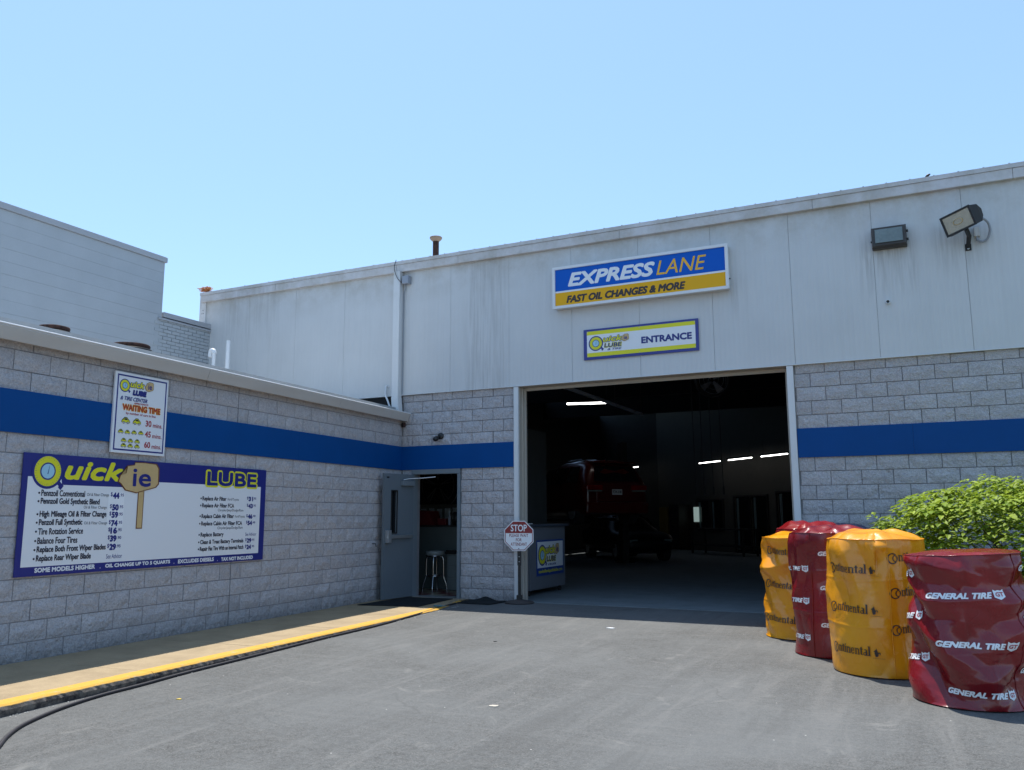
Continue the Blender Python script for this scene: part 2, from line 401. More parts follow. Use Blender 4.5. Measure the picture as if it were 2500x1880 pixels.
def circ(cx, cy, r, n=28, a0=0, a1=2 * math.pi, ry=None):
    ry = ry or r
    return [(cx + r * math.cos(a0 + (a1 - a0) * k / n), cy + ry * math.sin(a0 + (a1 - a0) * k / n)) for k in range(n + (0 if abs(a1 - a0 - 2 * math.pi) < 1e-6 else 1))]

# lettering: a Font curve turned into a flat mesh in the XY plane
_TC = {}
def text_mesh(s, bold=0, shear=0, space=1, res=3):
    key = (s, bold, shear, space)
    if key in _TC: return _TC[key]
    cu = bpy.data.curves.new('lettering', 'FONT'); cu.body = s; cu.size = 1; cu.offset = bold; cu.shear = shear
    cu.space_character = space; cu.resolution_u = res; cu.fill_mode = 'FRONT'
    o = bpy.data.objects.new('lettering', cu); C.objects.link(o)
    dg = bpy.context.evaluated_depsgraph_get(); dg.update()
    me = bpy.data.meshes.new_from_object(o.evaluated_get(dg))
    bpy.data.objects.remove(o); bpy.data.curves.remove(cu)
    n = len(me.vertices); a = np.zeros(n * 3); me.vertices.foreach_get('co', a); a = a.reshape(-1, 3)
    fs = [tuple(p.vertices) for p in me.polygons]; bpy.data.meshes.remove(me)
    _TC[key] = (a, fs); return a, fs
def text(parent, s, x0, x1, y0, y1, m, z=.002, bold=0, shear=0, space=1, name='lettering', grow=0, M=None):
    """fit the string's bounding box (without outline) into x0..x1, y0..y1 of the parent's XY plane"""
    a, fs = text_mesh(s, 0, shear, space); h = y1 - y0; r = bold * h * 1.15; g = r + grow * h * 1.5
    lo, hi = a.min(0), a.max(0); kx = (x1 - x0 - 2 * r) / (hi[0] - lo[0]); ky = (y1 - y0 - 2 * r) / (hi[1] - lo[1])
    bx = x0 + r + (a[:, 0] - lo[0]) * kx; by = y0 + r + (a[:, 1] - lo[1]) * ky
    n = 1 if g <= 0 else (8 if grow == 0 else 12); V = []; F = []
    for k in range(n):
        dx, dy = (0, 0) if n == 1 else (g * math.cos(2 * math.pi * k / n + .39), g * math.sin(2 * math.pi * k / n + .39))
        o = len(V); zz = z + k * .00006
        V += [(bx[i] + dx, by[i] + dy, zz) for i in range(len(bx))]; F += [tuple(i + o for i in f) for f in fs]
    if grow:
        o = len(V); V += [(bx[i], by[i], z) for i in range(len(bx))]; F += [tuple(i + o for i in f) for f in fs]
    me = bpy.data.meshes.new('lettering'); me.from_pydata(V, [], F)
    return link(name, me, m, parent, local=True)
def flat(parent, name, pts, m, z, t=.001):
    return link(name, MB().poly(pts, z - t, z).mesh(name), m, parent, local=True)
def rect(x0, x1, y0, y1): return [(x0, y0), (x1, y0), (x1, y1), (x0, y1)]

# ================================================================== SETTING: ground
def gz(y):
    return .105 + max(min(0, y + 1.0), -12.5) * .0093
def slab_grid(name, xs, ys, zf, m, **k):
    vs = [(x, y, zf(x, y)) for y in ys for x in xs]; nx = len(xs)
    fs = [(j * nx + i, j * nx + i + 1, (j + 1) * nx + i + 1, (j + 1) * nx + i) for j in range(len(ys) - 1) for i in range(nx - 1)]
    mb = MB().add(vs, fs, True); return link(name, mb.mesh(name), m, **k)
xs = [-700, -200, -60, -20] + [i * .5 for i in range(-20, 60)] + [40, 100, 300, 700]
ys = [-700, -250, -80, -40, -25] + [-20 + i * .5 for i in range(0, 42)] + [2, 30, 200, 700]
def agz(x, y):
    z = gz(y) + (.006 * noise.noise(Vector((x * .35, y * .35, 3.1))) if -20 < x < 30 and -20 < y < -2 else 0)
    return z if y < .3 else .05
slab_grid('asphalt', xs, ys, agz, M_ASPH, kind='structure')

# sidewalk slabs along the low building
sw = bpy.data.objects.new('sidewalk', None); C.objects.link(sw); sw['kind'] = 'structure'; PW[sw.name] = Matrix.Identity(4)
jn = [0.02, .95, 2.45, 4.05, 5.62, 7.2, 8.8, 10.4, 12, 13.6, 15.2]
random.seed(4)
for a, b in zip(jn[:-1], jn[1:]):
    mb = MB(); dz = random.uniform(-.002, .002)
    mb.bev(a + .004, b - .004, .02, 1.47, -.1, .12 + dz, .006, M=ML)
    part('sidewalk_slab', mb, M_CONC, sw)
# broken yellow kerb
kb = bpy.data.objects.new('kerb', None); C.objects.link(kb); kb['kind'] = 'structure'; PW[kb.name] = Matrix.Identity(4)
kj = [.38, 2.45, 4.05, 5.62, 7.2, 8.8, 10.4, 12, 13.6, 15.2]
for a, b in zip(kj[:-1], kj[1:]):
    ns = int((b - a) / .035); vs = []; prof = 6
    for i in range(ns + 1):
        s = a + .003 + (b - a - .006) * i / ns
        e = 1.655 + .012 * noise.noise(Vector((s * 6, 1, 0))) + .014 * min(0, noise.noise(Vector((s * 17, 4, 0))))
        if s < 1.6: e -= (1.6 - s) * .22
        c = .05 * max(0, noise.noise(Vector((s * 3.1, 9, 2))) - .28)
        yv = LW(s, e, 0).y; g = gz(yv) - .03
        for (n_, z) in ((1.473, g), (1.473, .1215), (e - .035 - c, .1215), (e - .012 + .008 * noise.noise(Vector((s * 30, 0, 5))), .108), (e + .012 * noise.noise(Vector((s * 22, 3, 5))), .08), (e - .01, g)):
            vs.append(LW(s, n_, z))
    fs = [(i * prof + k, i * prof + k + 1, (i + 1) * prof + k + 1, (i + 1) * prof + k) for i in range(ns) for k in range(prof - 1)]
    fs += [tuple(range(prof)), tuple(range(ns * prof, ns * prof + prof))[::-1]]
    part('kerb_stone', MB().add(vs, [f[::-1] for f in fs]), M_KERB, kb)

# ================================================================== blocks
BW, BH = .4064, .2032
ZS, ZT = 2.327, 2.327 + 2 * .2032
random.seed(11)
def block_variant(w, seed):
    """front face in the local XZ plane bulging to +Y; origin lower left back"""
    nx, nz = 5, 3; vs = []; fs = []
    W_, H_ = w - .011, BH - .011
    for j in range(nz):
        for i in range(nx):
            x = W_ * i / (nx - 1); z = H_ * j / (nz - 1); edge = i in (0, nx - 1) or j in (0, nz - 1)
            d = .010 if edge else .022 + .012 * noise.noise(Vector((x * 9 + seed * 7, z * 9, seed)))
            if edge: d += .004 * noise.noise(Vector((x * 20, z * 20, seed + 3)))
            vs.append((x, d, z))
    for j in range(nz - 1):
        for i in range(nx - 1):
            a = j * nx + i; fs.append((a, a + nx, a + nx + 1, a + 1))
    ring = [i for i in range(nx)] + [nx - 1 + nx * j for j in range(1, nz)] + [nx * (nz - 1) + i for i in range(nx - 2, -1, -1)] + [nx * j for j in range(nz - 2, 0, -1)]
    o = len(vs); vs += [(vs[r][0], -.03, vs[r][2]) for r in ring]; n = len(ring)
    for k in range(n): fs.append((ring[k], ring[(k + 1) % n], o + (k + 1) % n, o + k))
    return vs, fs
FULL = []
for k in range(8):
    vs, fs = block_variant(BW, k); me = bpy.data.meshes.new('block'); me.from_pydata(vs, [], fs); me.materials.append(M_BLOCK); FULL.append(me)
def lay(parent, base, ax, nrm, p0, p1, z0, z1, off_even, course_c0, holes=(), joints=(), limit=9999, minus=None):
    """lay courses on a wall; positions run along ax from base. returns number laid"""
    cnt = 0; extra = MB(); zc = z0
    cs = course_c0; z = z0
    while z < z1 - .03:
        h = min(BH, z1 - z); off = off_even + (0 if cs % 2 == 0 else BW / 2)
        k0 = math.floor((p0 - off) / BW) - 1; edges = []
        k = k0
        while off + k * BW < p1 + BW: edges.append(off + k * BW); k += 1
        edges = sorted(set([round(e, 4) for e in edges if p0 + .03 < e < p1 - .03] + [p0, p1] + [j for j in joints if p0 < j < p1]))
        for a, b in zip(edges[:-1], edges[1:]):
            if b - a < .03: continue
            segs = [(a, b)]
            for (h0, h1, hz0, hz1) in holes:
                if z + h > hz0 + .02 and z < hz1 - .02:
                    ns = []
                    for (u, w) in segs:
                        if w <= h0 or u >= h1: ns.append((u, w)); continue
                        if u < h0: ns.append((u, h0))
                        if w > h1: ns.append((h1, w))
                    segs = ns
            for (u, w) in segs:
                if w - u < .035: continue
                me = random.choice(FULL)
                sx = (w - u - .011) / (BW - .011); sz = (h - .011) / (BH - .011)
                M = frame(base + ax * (u + .0055) + ZV * (z + .0055) + nrm * random.uniform(-.003, .004), ax, nrm, ZV) @ Matrix.Diagonal((sx, 1, sz, 1))
                if random.random() < .5 and sx > .98:
                    M = frame(base + ax * (w - .0055) + ZV * (z + .0055), -ax, nrm, ZV)
                if cnt < limit:
                    o = bpy.data.objects.new('block', me); C.objects.link(o); o.parent = parent
                    o.matrix_parent_inverse = PW[parent.name].inverted(); o.matrix_basis = M
                else:
                    extra.add([M @ Vector(v.co) for v in me.vertices], [tuple(p.vertices) for p in me.polygons])
                cnt += 1
        z += BH; cs += 1
    if extra.v: part('block_courses', extra, M_BLOCK, parent, kind='stuff')
    return cnt

# ---------------------------------------------------------------- low annex building
annex = thing('annex_building', 'low grey split-face block building with cream gutter and blue band beside the sidewalk', 'building', LW(4, 0, .1))
mb = MB(); mb.box(-.02, 15.5, -.2, .004, -.1, 3.33, M=ML); mb.box(15.3, 15.5, -5, -.2, -.1, 3.33, M=ML)
part('wall', mb, M_MORTAR, annex)
# frame with ax along the wall, measured from the corner
cj = 4.358
rows = [(2.327 - 11 * BH, ZS, -13), (ZT, 3.345, 0)]
total = 0
for (a, b, c0) in rows:
    total += lay(annex, Vector((0, 0, 0)), EL, NL, .0, 7.98, a, b, (7.203 + BW / 2) % BW, c0, joints=(cj,), limit=300 - total)
for (a, b, c0) in rows:
    lay(annex, Vector((0, 0, 0)), EL, NL, 7.98, 15.4, a, b, (7.203 + BW / 2) % BW, c0, limit=0)
mb = MB(); mb.box(cj - .0045, cj + .0045, 0, .012, .12, ZS, M=ML); mb.box(cj - .0045, cj + .0045, 0, .012, ZT, 3.2, M=ML)
part('control_joint', mb, M_SEAL, annex)
for a, b in ((.012, 3.05), (3.05, 6.1), (6.1, 9.15), (9.15, 12.2), (12.2, 15.4)):
    mb = MB(); mb.box(a + .001, b - .001, .005, .036, ZS - .006, ZT + .008, M=ML)
    part('blue_band', mb, M_BAND, annex)
# gutter pieces with slanted face, drip lip and end cap
def gutter_piece(a, b):
    pr = [(.01, 3.215), (.135, 3.195), (.185, 3.315), (.185, 3.338), (.170, 3.338), (.165, 3.322), (.12, 3.335), (.01, 3.345)]
    vs = [LW(s, n, z) for s in (a, b) for n, z in pr]; n = len(pr)
    fs = [(k, (k + 1) % n, n + (k + 1) % n, n + k) for k in range(n)] + [tuple(range(n))[::-1], tuple(range(n, 2 * n))]
    return MB().add(vs, [f[::-1] for f in fs])
for a, b in ((-.03, .62), (.624, 2.2), (2.205, 5.1), (5.105, 8.15), (8.155, 11.2), (11.205, 15.5)):
    part('gutter', gutter_piece(a, b), M_GUT, annex)
for a, b in ((-.03, 5.1), (5.104, 10.2), (10.204, 15.5)):
    part('gutter_lip', MB().tube([LW(a, .186, 3.338), LW(b, .186, 3.338)], .009, 8), mat('lip_highlight_white', (.8, .8, .8), .4), annex)  # white colour imitates the highlight along the gutter's top edge
mb = MB(); mb.box(-.02, 15.5, -.35, .012, 3.347, 3.385, M=ML)
mb.box(-.02, 15.5, -.37, -.02, 3.386, 3.44, M=ML)
part('roof_edge', mb, mat('roof_edge_grey', (.34, .36, .37), .8, var=.15, bscale=30), annex)
mb = MB()
vs = [LW(0, -.3, 3.42), LW(15.5, -.3, 3.42), LW(15.5, -5.4, 3.62), LW(0, -5.0, 3.62)]
mb.add(vs, [(0, 1, 2, 3)]); mb.add([v - ZV * .1 for v in vs], [(3, 2, 1, 0)])
part('roof', mb, M_ROOFM, annex)
mb = MB().box(.03, .05, -.01, .005, 3.15, 3.2, M=ML); mb.tube([LW(.04, .06, 3.17), LW(.04, .06, 3.10)], .04, 10)
part('gutter_outlet', mb, M_RUST, annex)

# roof vents, pipes
def vent(name, s0, r, label):
    base = LW(s0, -1.2, 3.385)
    t = thing(name, label, 'roof vent', base, group='dark round vents on the low roof')
    part('curb', MB().lathe([(0, -.05), (r * .8, -.05), (r * .8, .22), (0, .22)], 28), M_BRONZE, t, local=True)
    part('throat', MB().lathe([(r * .86, .18), (r * .9, .26), (r, .28), (r, .315), (r * .8, .32)], 28), M_BLKMET, t, local=True)
    part('cap', MB().lathe([(r * .88, .33), (r * .92, .355), (r * .9, .372), (r * .5, .39), (0, .40)], 28), M_RUST, t, local=True)
    return t
vent('round_roof_vent', 6.24, .19, 'dark round vent cap on the low roof, farther from the corner with the garage')
vent('round_roof_vent', 5.08, .26, 'wider round vent cap on the low roof, between the smaller cap and the pipes')
t = thing('bent_vent_pipe', 'white pipe with a bent hook top standing on the low roof', 'pipe', (-3.46, -1.2, 3.5))
a = [(-3.465, -1.2, 3.4), (-3.465, -1.2, 4.56)] + [(-3.465 - .045 + .045 * math.cos(q), -1.2, 4.58 + .045 * math.sin(q)) for q in [i * math.pi / 8 for i in range(1, 9)]] + [(-3.555, -1.2, 4.50)]
part('pipe', MB().tube([Vector(p) for p in a[:2]], .034, 14), M_PVC, t)
part('elbow', MB().tube(a[1:], [.046] + [.044] * (len(a) - 2), 14), M_PVC, t)
t = link('straight_vent_pipe', MB().tube([(-3.115, -1.2, 3.4), (-3.115, -1.2, 4.775)], .038, 14).mesh('pipe'), M_PVC)
tag(t, 'plain straight white pipe standing on the low roof against the grey panels', 'pipe')

# ---------------------------------------------------------------- garage building
gar = thing('garage_building', 'tall service garage with pale metal upper wall, block base and open bay', 'building', (4, 0, .1))
OX0, OX1, OZ = 2.37, 6.742, 3.68
for a_ in ((-.0, .25, .012, .25, -.1, 3.68), (1.24, OX0 - .004, .012, .25, -.1, 3.68), (.25, 1.24, .012, .25, 2.34, 3.68), (OX1 + .004, 13, .012, .25, -.1, 3.68)):
    part('wall', MB().box(*a_), M_MORTAR, gar)
X = Vector((1, 0, 0)); NF = Vector((0, -1, 0)); O0 = Vector((0, .008, 0))
dh = [(.25, 1.24, .0, 2.34)]
lay(gar, O0, X, NF, .0, 2.28, ZS - 11 * BH, ZS, .238, -13, holes=dh)
lay(gar, O0, X, NF, .0, 2.28, ZT, 3.67, .238, 0)
lay(gar, O0, X, NF, 6.84, 10.6, ZS - 11 * BH, ZS, 6.86, -13)
lay(gar, O0, X, NF, 6.84, 10.6, ZT, 3.67, 6.86, 0)
part('blue_band', MB().box(.035, 2.274, -.030, .004, ZS - .006, ZT + .008), M_BAND, gar)
part('blue_band', MB().box(6.844, 8.36, -.030, .004, ZS - .006, ZT + .008), M_BAND, gar)
part('blue_band', MB().box(8.362, 13, -.030, .004, ZS - .006, ZT + .008), M_BAND, gar)
# metal wall panels
pj = [-5.0, -3.74, -2.52, -1.32, -.13, 1.03, 2.197, 3.362, 4.53, 5.705, 6.878, 8.026, 9.184, 10.35, 11.5, 13]
for a, b in zip(pj[:-1], pj[1:]):
    mb = MB(); mb.bev(a + .0015, b - .0015, -.045, .02, 3.69, 6.22, .004)
    part('wall_panel', mb, M_PANEL, gar)
part('panel_backing', MB().box(-5, 13, .0205, .06, 3.70, 6.2), M_SEAL, gar)
part('drip_trim', MB().box(-4.99, 13, -.058, .01, 3.676, 3.689), M_TRIM, gar)
part('dark_base_strip', MB().box(-4.9, -.03, .0, .05, 3.38, 3.675), M_INDK, gar)  # dark strip between the low roof and the upper panels
# fascia
fj = [-5.03, -3.0, -1.42, -.1, 1.22, 4.25, 7.25, 9.82, 13]
for a, b in zip(fj[:-1], fj[1:]):
    mb = MB(); mb.bev(a + .002, b - .002, -.125, .0, 5.985, 6.128, .005); part('fascia', mb, M_FASCIA, gar)
part('roof_edge', MB().box(-5.05, 13, -.137, .06, 6.130, 6.192), M_FASCIA, gar)
random.seed(3)
x = -4.45
ribs = MB()
while x < 13:
    mb = MB(); mb.box(x - .011, x + .011, -.137, 2.0, 6.193, 6.203)
    part('roof_seam', mb, M_ROOFM, gar); x += .64 if x < 0 else .305
mb = MB().add([(-5.0, -.12, 6.191), (13, -.12, 6.191), (13, 24, 7.2), (-5.0, 24, 7.2)], [(0, 1, 2, 3)])
mb.add([(-5.0, -.0, 6.12), (13, -.0, 6.12), (13, 24, 7.13), (-5.0, 24, 7.13)], [(3, 2, 1, 0)])
part('roof', mb, M_ROOFM, gar)
mb = MB(); mb.box(-5.16, -5.06, -.02, .26, 3.5, 6.215); mb.box(-5.05, -4.93, -.075, -.046, 3.69, 5.98)
part('corner_trim', mb, M_TRIM, gar)
for dx, dz in ((-.015, 0), (-.04, -.07), (.0, -.07)):
    part('bolt', MB().lathe([(0, .004), (.01, .004), (.01, 0)], 8, M=frame(Vector((-4.985 + dx, -.076, 5.82 + dz)), X, ZV, NF)), M_SEAL, gar)
# bay door trim and deep reveal
def jamb(x0, x1): return MB().bev(x0, x1, -.05, -.0, .1, 3.672, .004)
part('door_trim', jamb(2.281, 2.368), M_TRIM, gar)
part('door_trim', jamb(6.745, 6.838), M_TRIM, gar)
M_REV = mat('reveal_paint', (.44, .40, .34), .6, var=.08, bscale=20)
mb = MB(); mb.box(OX0 - .003, OX0, .001, .30, .1, 3.68); mb.box(OX0 - .003, OX0 + .045, .16, .19, .1, 3.665); mb.box(OX0 - .003, OX0 + .02, .10, .12, .1, 3.672)
part('door_jamb', mb, M_REV, gar)
mb = MB(); mb.box(OX1, OX1 + .003, .001, .30, .1, 3.68); mb.box(OX1 - .045, OX1 + .003, .16, .19, .1, 3.665)
part('door_jamb', mb, M_REV, gar)
mb = MB(); mb.box(OX0 + .046, OX1 - .046, .16, .19, 3.62, 3.672); mb.box(OX0, OX1, .0, .30, 3.674, 3.686)
part('door_header', mb, M_REV, gar)
# interior shell of the bay
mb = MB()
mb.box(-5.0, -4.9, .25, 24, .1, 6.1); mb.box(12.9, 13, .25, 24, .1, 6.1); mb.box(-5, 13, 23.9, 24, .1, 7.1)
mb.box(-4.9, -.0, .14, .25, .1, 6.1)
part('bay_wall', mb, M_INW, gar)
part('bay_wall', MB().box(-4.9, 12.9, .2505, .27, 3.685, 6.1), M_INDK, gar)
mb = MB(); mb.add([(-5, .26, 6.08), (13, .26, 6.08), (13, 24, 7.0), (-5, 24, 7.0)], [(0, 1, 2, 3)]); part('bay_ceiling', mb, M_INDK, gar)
for y in (4, 8.5, 13, 17.5): part('roof_beam', MB().box(-4.9, 12.9, y, y + .18, 5.3, 6.1), M_INDK, gar)
link('bay_floor', MB().box(-4.9, 12.9, -.004, 24, -.05, .113).mesh('bay_floor'), M_SLAB, kind='structure')
# cut floor edge is flush with the asphalt; office partition behind the pier
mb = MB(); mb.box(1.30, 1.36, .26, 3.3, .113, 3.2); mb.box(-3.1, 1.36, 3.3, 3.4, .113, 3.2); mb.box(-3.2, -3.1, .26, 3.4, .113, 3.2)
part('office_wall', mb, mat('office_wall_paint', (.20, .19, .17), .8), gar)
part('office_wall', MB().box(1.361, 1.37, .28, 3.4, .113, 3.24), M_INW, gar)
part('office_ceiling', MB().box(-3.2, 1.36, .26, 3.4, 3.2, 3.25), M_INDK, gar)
# diagonal back wall with shop windows
BO = Vector((1.269, 20.579, 0)); BD = (Vector((4.313, 18.671, 0)) - BO).normalized(); BD2 = Vector((.72, -.694, 0)); BN = Vector((-.694, -.72, 0))
MBK = frame(BO + BD2 * 0, BD2, ZV, BN)      # local x along, y up, z toward camera
bw = thing('shop_back_wall', 'cream inner wall with dark windows and doors deep inside the bay', 'wall', MBK, kind='structure')
def lp(name, mb, m, p, **k): return link(name, mb.mesh(name), m, p, local=True, **k)
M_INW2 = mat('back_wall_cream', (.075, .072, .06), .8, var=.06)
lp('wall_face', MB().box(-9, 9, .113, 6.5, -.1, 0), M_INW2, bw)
for i, (x0, x1, z0, z1) in enumerate([(-1.7, .25, .9, 2.15), (.9, 3.0, .12, 2.25), (3.45, 5.6, .12, 2.35)]):
    fr = lp('window', MB().box(x0, x1, z0, z0 + .06, .002, .05).box(x0, x1, z1 - .06, z1, .002, .05).box(x0, x0 + .06, z0 + .06, z1 - .06, .002, .05).box(x1 - .06, x1, z0 + .06, z1 - .06, .002, .05).box((x0 + x1) / 2 - .03, (x0 + x1) / 2 + .03, z0 + .06, z1 - .06, .002, .05), M_BLKMET, bw)
    for (u, v) in ((.07, .46), (.56, .95)):
        link('pane', MB().box(x0 + (x1 - x0) * u, x0 + (x1 - x0) * v, z0 + .06, z1 - .06, .004, .02).mesh('pane'), M_GLASSD if i < 2 or u < .5 else mat('tree_reflection_glass', (.10, .14, .13), .3), fr, local=True)  # right pane of last window: tree reflection put into its grey-green colour
    for u in ((.10, .16), (.60, .66)): link('pale_light_strip', MB().box(x0 + (x1 - x0) * u[0], x0 + (x1 - x0) * u[1], z0 + .1, z1 - .1, .021, .03).mesh('pale_light_strip'), mat('light_strip_grey', (.12, .17, .18), .8), fr, local=True)  # pale strips whose colour stands in for dim light in the panes
# ---------------------------------------------------------------- rear building
rear = thing('rear_building', 'tall plain grey painted block building rising behind the low roof', 'building', (-4.8, -5, .1))
mb = MB(); mb.box(-12, -4.808, -26, -1.304, .1, 6.50); part('wall', mb, M_GREYP, rear)
z = 3.3; k = 0
while z < 6.5:
    z1 = min(z + .213, 6.5)
    mb = MB(); seg = -1.305; y = -26
    n = 50
    part('block_course', MB().bev(-4.86, -4.803 + random.uniform(-.001, .002), -26, -1.302, z + .0009, z1 - .0009, .0025), M_GREYP, rear)
    z = z1
mb = MB(); mb.bev(-12.05, -4.77, -26.05, -1.265, 6.50, 6.60, .006); part('coping', mb, M_TRIM if False else mat('coping_grey', (.36, .37, .39), .6, var=.05), rear)
mb = MB().box(-12.0, -4.79, -26, -1.28, 6.601, 6.612); part('coping_lip', mb, MATS['coping_grey'], rear)
# lower brick part
mb = MB(); mb.box(-7.5, -4.812, -1.298, .0, .1, 5.32); part('low_wall', mb, M_GREYP, rear)
bk = MB(); z = 3.4; r = 0
random.seed(8)
while z < 5.31:
    y = -1.46 + (.105 if r % 2 else 0)
    while y < 0:
        a, b = max(y, -1.46), min(y + .205, -.012)
        if b - a > .03: bk.box(-4.85, -4.803 + random.uniform(-.001, .008) + (.006 if a > -1.3 else .004), a + .004, b - .004, z + .004, z + .064)
        y += .21
    z += .0705; r += 1
part('brickwork', bk, M_GREYP, rear, kind='stuff')
part('low_coping', MB().bev(-7.5, -4.765, -1.40, -.005, 5.335, 5.375, .004), MATS['coping_grey'], rear)
part('low_coping', MB().bev(-7.5, -4.775, -1.27, -.005, 5.40, 5.50, .006), MATS['coping_grey'], rear)
#-------------------------------------------------------------- downspout etc
t = thing('downspout', 'white square downspout running down from the garage roof to the low gutter', 'downspout', (-.03, -.1, 3.3))
def prism(pts, hw, hd):  # square section path in XZ
    mb = MB(); vs = []
    for x, y, z in pts:
        for dx, dy in ((-hw, -hd), (hw, -hd), (hw, hd), (-hw, hd)): vs.append((x + dx, y + dy, z))
    n = len(pts); fs = [(i * 4 + k, i * 4 + (k + 1) % 4, i * 4 + 4 + (k + 1) % 4, i * 4 + 4 + k) for i in range(n - 1) for k in range(4)]
    return mb.add(vs, fs + [(3, 2, 1, 0), (4 * n - 4, 4 * n - 3, 4 * n - 2, 4 * n - 1)])
part('shaft', prism([(-.05, -.115, 5.99), (-.05, -.115, 3.62)], .068, .062), M_TRIM, t)
part('elbow', prism([(-.05, -.117, 3.632), (-.045, -.119, 3.6), (-.02, -.125, 3.345)], .071, .065), M_TRIM, t)
t = thing('junction_box', 'small grey junction box with a black wire looping down from the roof edge', 'box', (.125, -.1, 5.7))
part('box', MB().bev(.05, .19, -.16, -.047, 5.74, 5.89, .012), M_CONDUIT, t)
part('wire', MB().tube(smooth_curve([(-.09, -.15, 6.22), (-.10, -.19, 6.05), (-.03, -.195, 5.86), (.05, -.17, 5.76)]), .006, 6), M_BLACK, t)
part('conduit', MB().tube(smooth_curve([(.07, -.08, 5.74), (.08, -.08, 5.66), (.05, -.07, 5.58), (.045, -.07, 5.4), (.045, -.07, 3.7)]), .007, 6), M_CONDUIT, t)
t = thing('drain_pipe', 'thin white drain pipe bending from the metal wall onto the low roof', 'pipe', (-.3, -.1, 3.5))
part('pipe', MB().tube(smooth_curve([(-.27, -.02, 3.86), (-.30, -.09, 3.86), (-.30, -.10, 3.80), (-.30, -.10, 3.70), (-.24, -.11, 3.58), (-.12, -.13, 3.33)], 5), .017, 8), M_PVC, t)
t = thing('exhaust_stack', 'rusty exhaust stack with a flat cap rising above the garage roof', 'chimney', (-.23, 1.5, 6.2))
part('pipe', MB().tube([(-.235, 1.5, 6.1), (-.235, 1.5, 7.10)], .064, 16), M_RUST, t)
part('cap', MB().lathe([(.06, 7.09), (.11, 7.135), (.128, 7.16), (.128, 7.185), (.05, 7.20), (0, 7.2)], 20, M=Matrix.Translation((-.235, 1.5, 0))), mat('cap_metal', (.25, .18, .13), .7, var=.4), t)
# nest at the roof corner
random.seed(5); mb = MB()
for k in range(90):
    a = random.uniform(0, 6.28); e = random.uniform(-.3, 1.2); r = random.uniform(.03, .085)
    p = Vector((-4.93 + r * math.cos(a) * 1.3, -.1 + r * math.sin(a), 6.225 + abs(r * math.sin(e)) * 1.1)); d = Vector((random.uniform(-1, 1), random.uniform(-1, 1), random.uniform(-.3, .5))) * .06
    mb.tube([p - d, p + Vector((0, 0, .012)), p + d], .006, 4)
t = link('bird_nest', mb.mesh('nest'), mat('straw', (.50, .20, .07), .9)); tag(t, 'small orange straw bird nest on the left end of the garage roof', 'nest')
t = thing('bird', 'tiny dark bird perched on the garage roof edge above the wall light', 'bird', (8.80, -.1, 6.2))
pts = [(8.765, -.1, 6.205), (8.785, -.1, 6.213), (8.80, -.1, 6.222), (8.82, -.1, 6.232), (8.835, -.1, 6.238)]
part('body', MB().tube(pts, [.004, .014, .02, .015, .008], 8), M_BLACK, t)

# ---------------------------------------------------------------- personnel door
dr = thing('door_frame', 'grey steel frame around the open office doorway', 'doorway', (.72, 0, .11))
part('frame', MB().bev(.252, .30, -.045, .10, .11, 2.235, .004).bev(1.19, 1.238, -.045, .10, .11, 2.235, .004).bev(.252, 1.238, -.045, .10, 2.237, 2.318, .004), M_DFRAME, dr)
part('sill', MB().box(.302, 1.188, -.05, .26, .116, .128), M_ALU, dr)
dl = thing('office_door', 'open grey steel door with narrow window and push bar swung against the block wall', 'door')
hin = Vector((.305, -.05, .13)); fr_ = Vector((.225, -.84, .13)); dx = (fr_ - hin).normalized(); dn = dx.cross(ZV).normalized()
if dn.x < 0: dn = -dn
MD = frame(hin, dx, ZV, dn); dl.matrix_basis = MD; PW[dl.name] = MD
Wd = (fr_ - hin).length
# leaf with a real window opening
wx0, wx1, wz0, wz1 = Wd - .33, Wd - .20, 1.10, 1.80
lf = MB(); lf.box(0, wx0, 0, 2.10, -.04, 0); lf.box(wx1, Wd, 0, 2.10, -.04, 0); lf.box(wx0, wx1, 0, wz0, -.04, 0); lf.box(wx0, wx1, wz1, 2.10, -.04, 0)
lp('leaf', lf, M_DOOR, dl)
w = lp('window', MB().box(wx0 - .02, wx1 + .02, wz0 - .02, wz0, .001, .012).box(wx0 - .02, wx1 + .02, wz1, wz1 + .02, .001, .012).box(wx0 - .02, wx0, wz0, wz1, .001, .012).box(wx1, wx1 + .02, wz0, wz1, .001, .012), M_BLKMET, dl)
lp('pane', MB().box(wx0, wx1, wz0, wz1, -.022, -.018), M_GLASSD, w)
b_ = lp('push_bar', MB().bev(.08, Wd - .03, 1.0, 1.055, .03, .065, .006), M_ALU, dl)
lp('latch_case', MB().bev(Wd - .13, Wd - .04, .93, 1.14, .001, .075, .008), M_ALU, dl)
lp('closer', MB().bev(.03, .36, 1.90, 1.985, .001, .06, .006), M_DFRAME, dl)
lp('closer_arm', MB().tube([(.33, 2.0, .04), (.24, 2.02, .09), (.14, 2.03, .34), (.02, 2.05, .50)], .009, 6), M_ALU, dl)
lp('stop_bolt', MB().bev(Wd - .12, Wd - .06, 2.02, 2.045, .001, .01, .002), M_BLACK, dl)

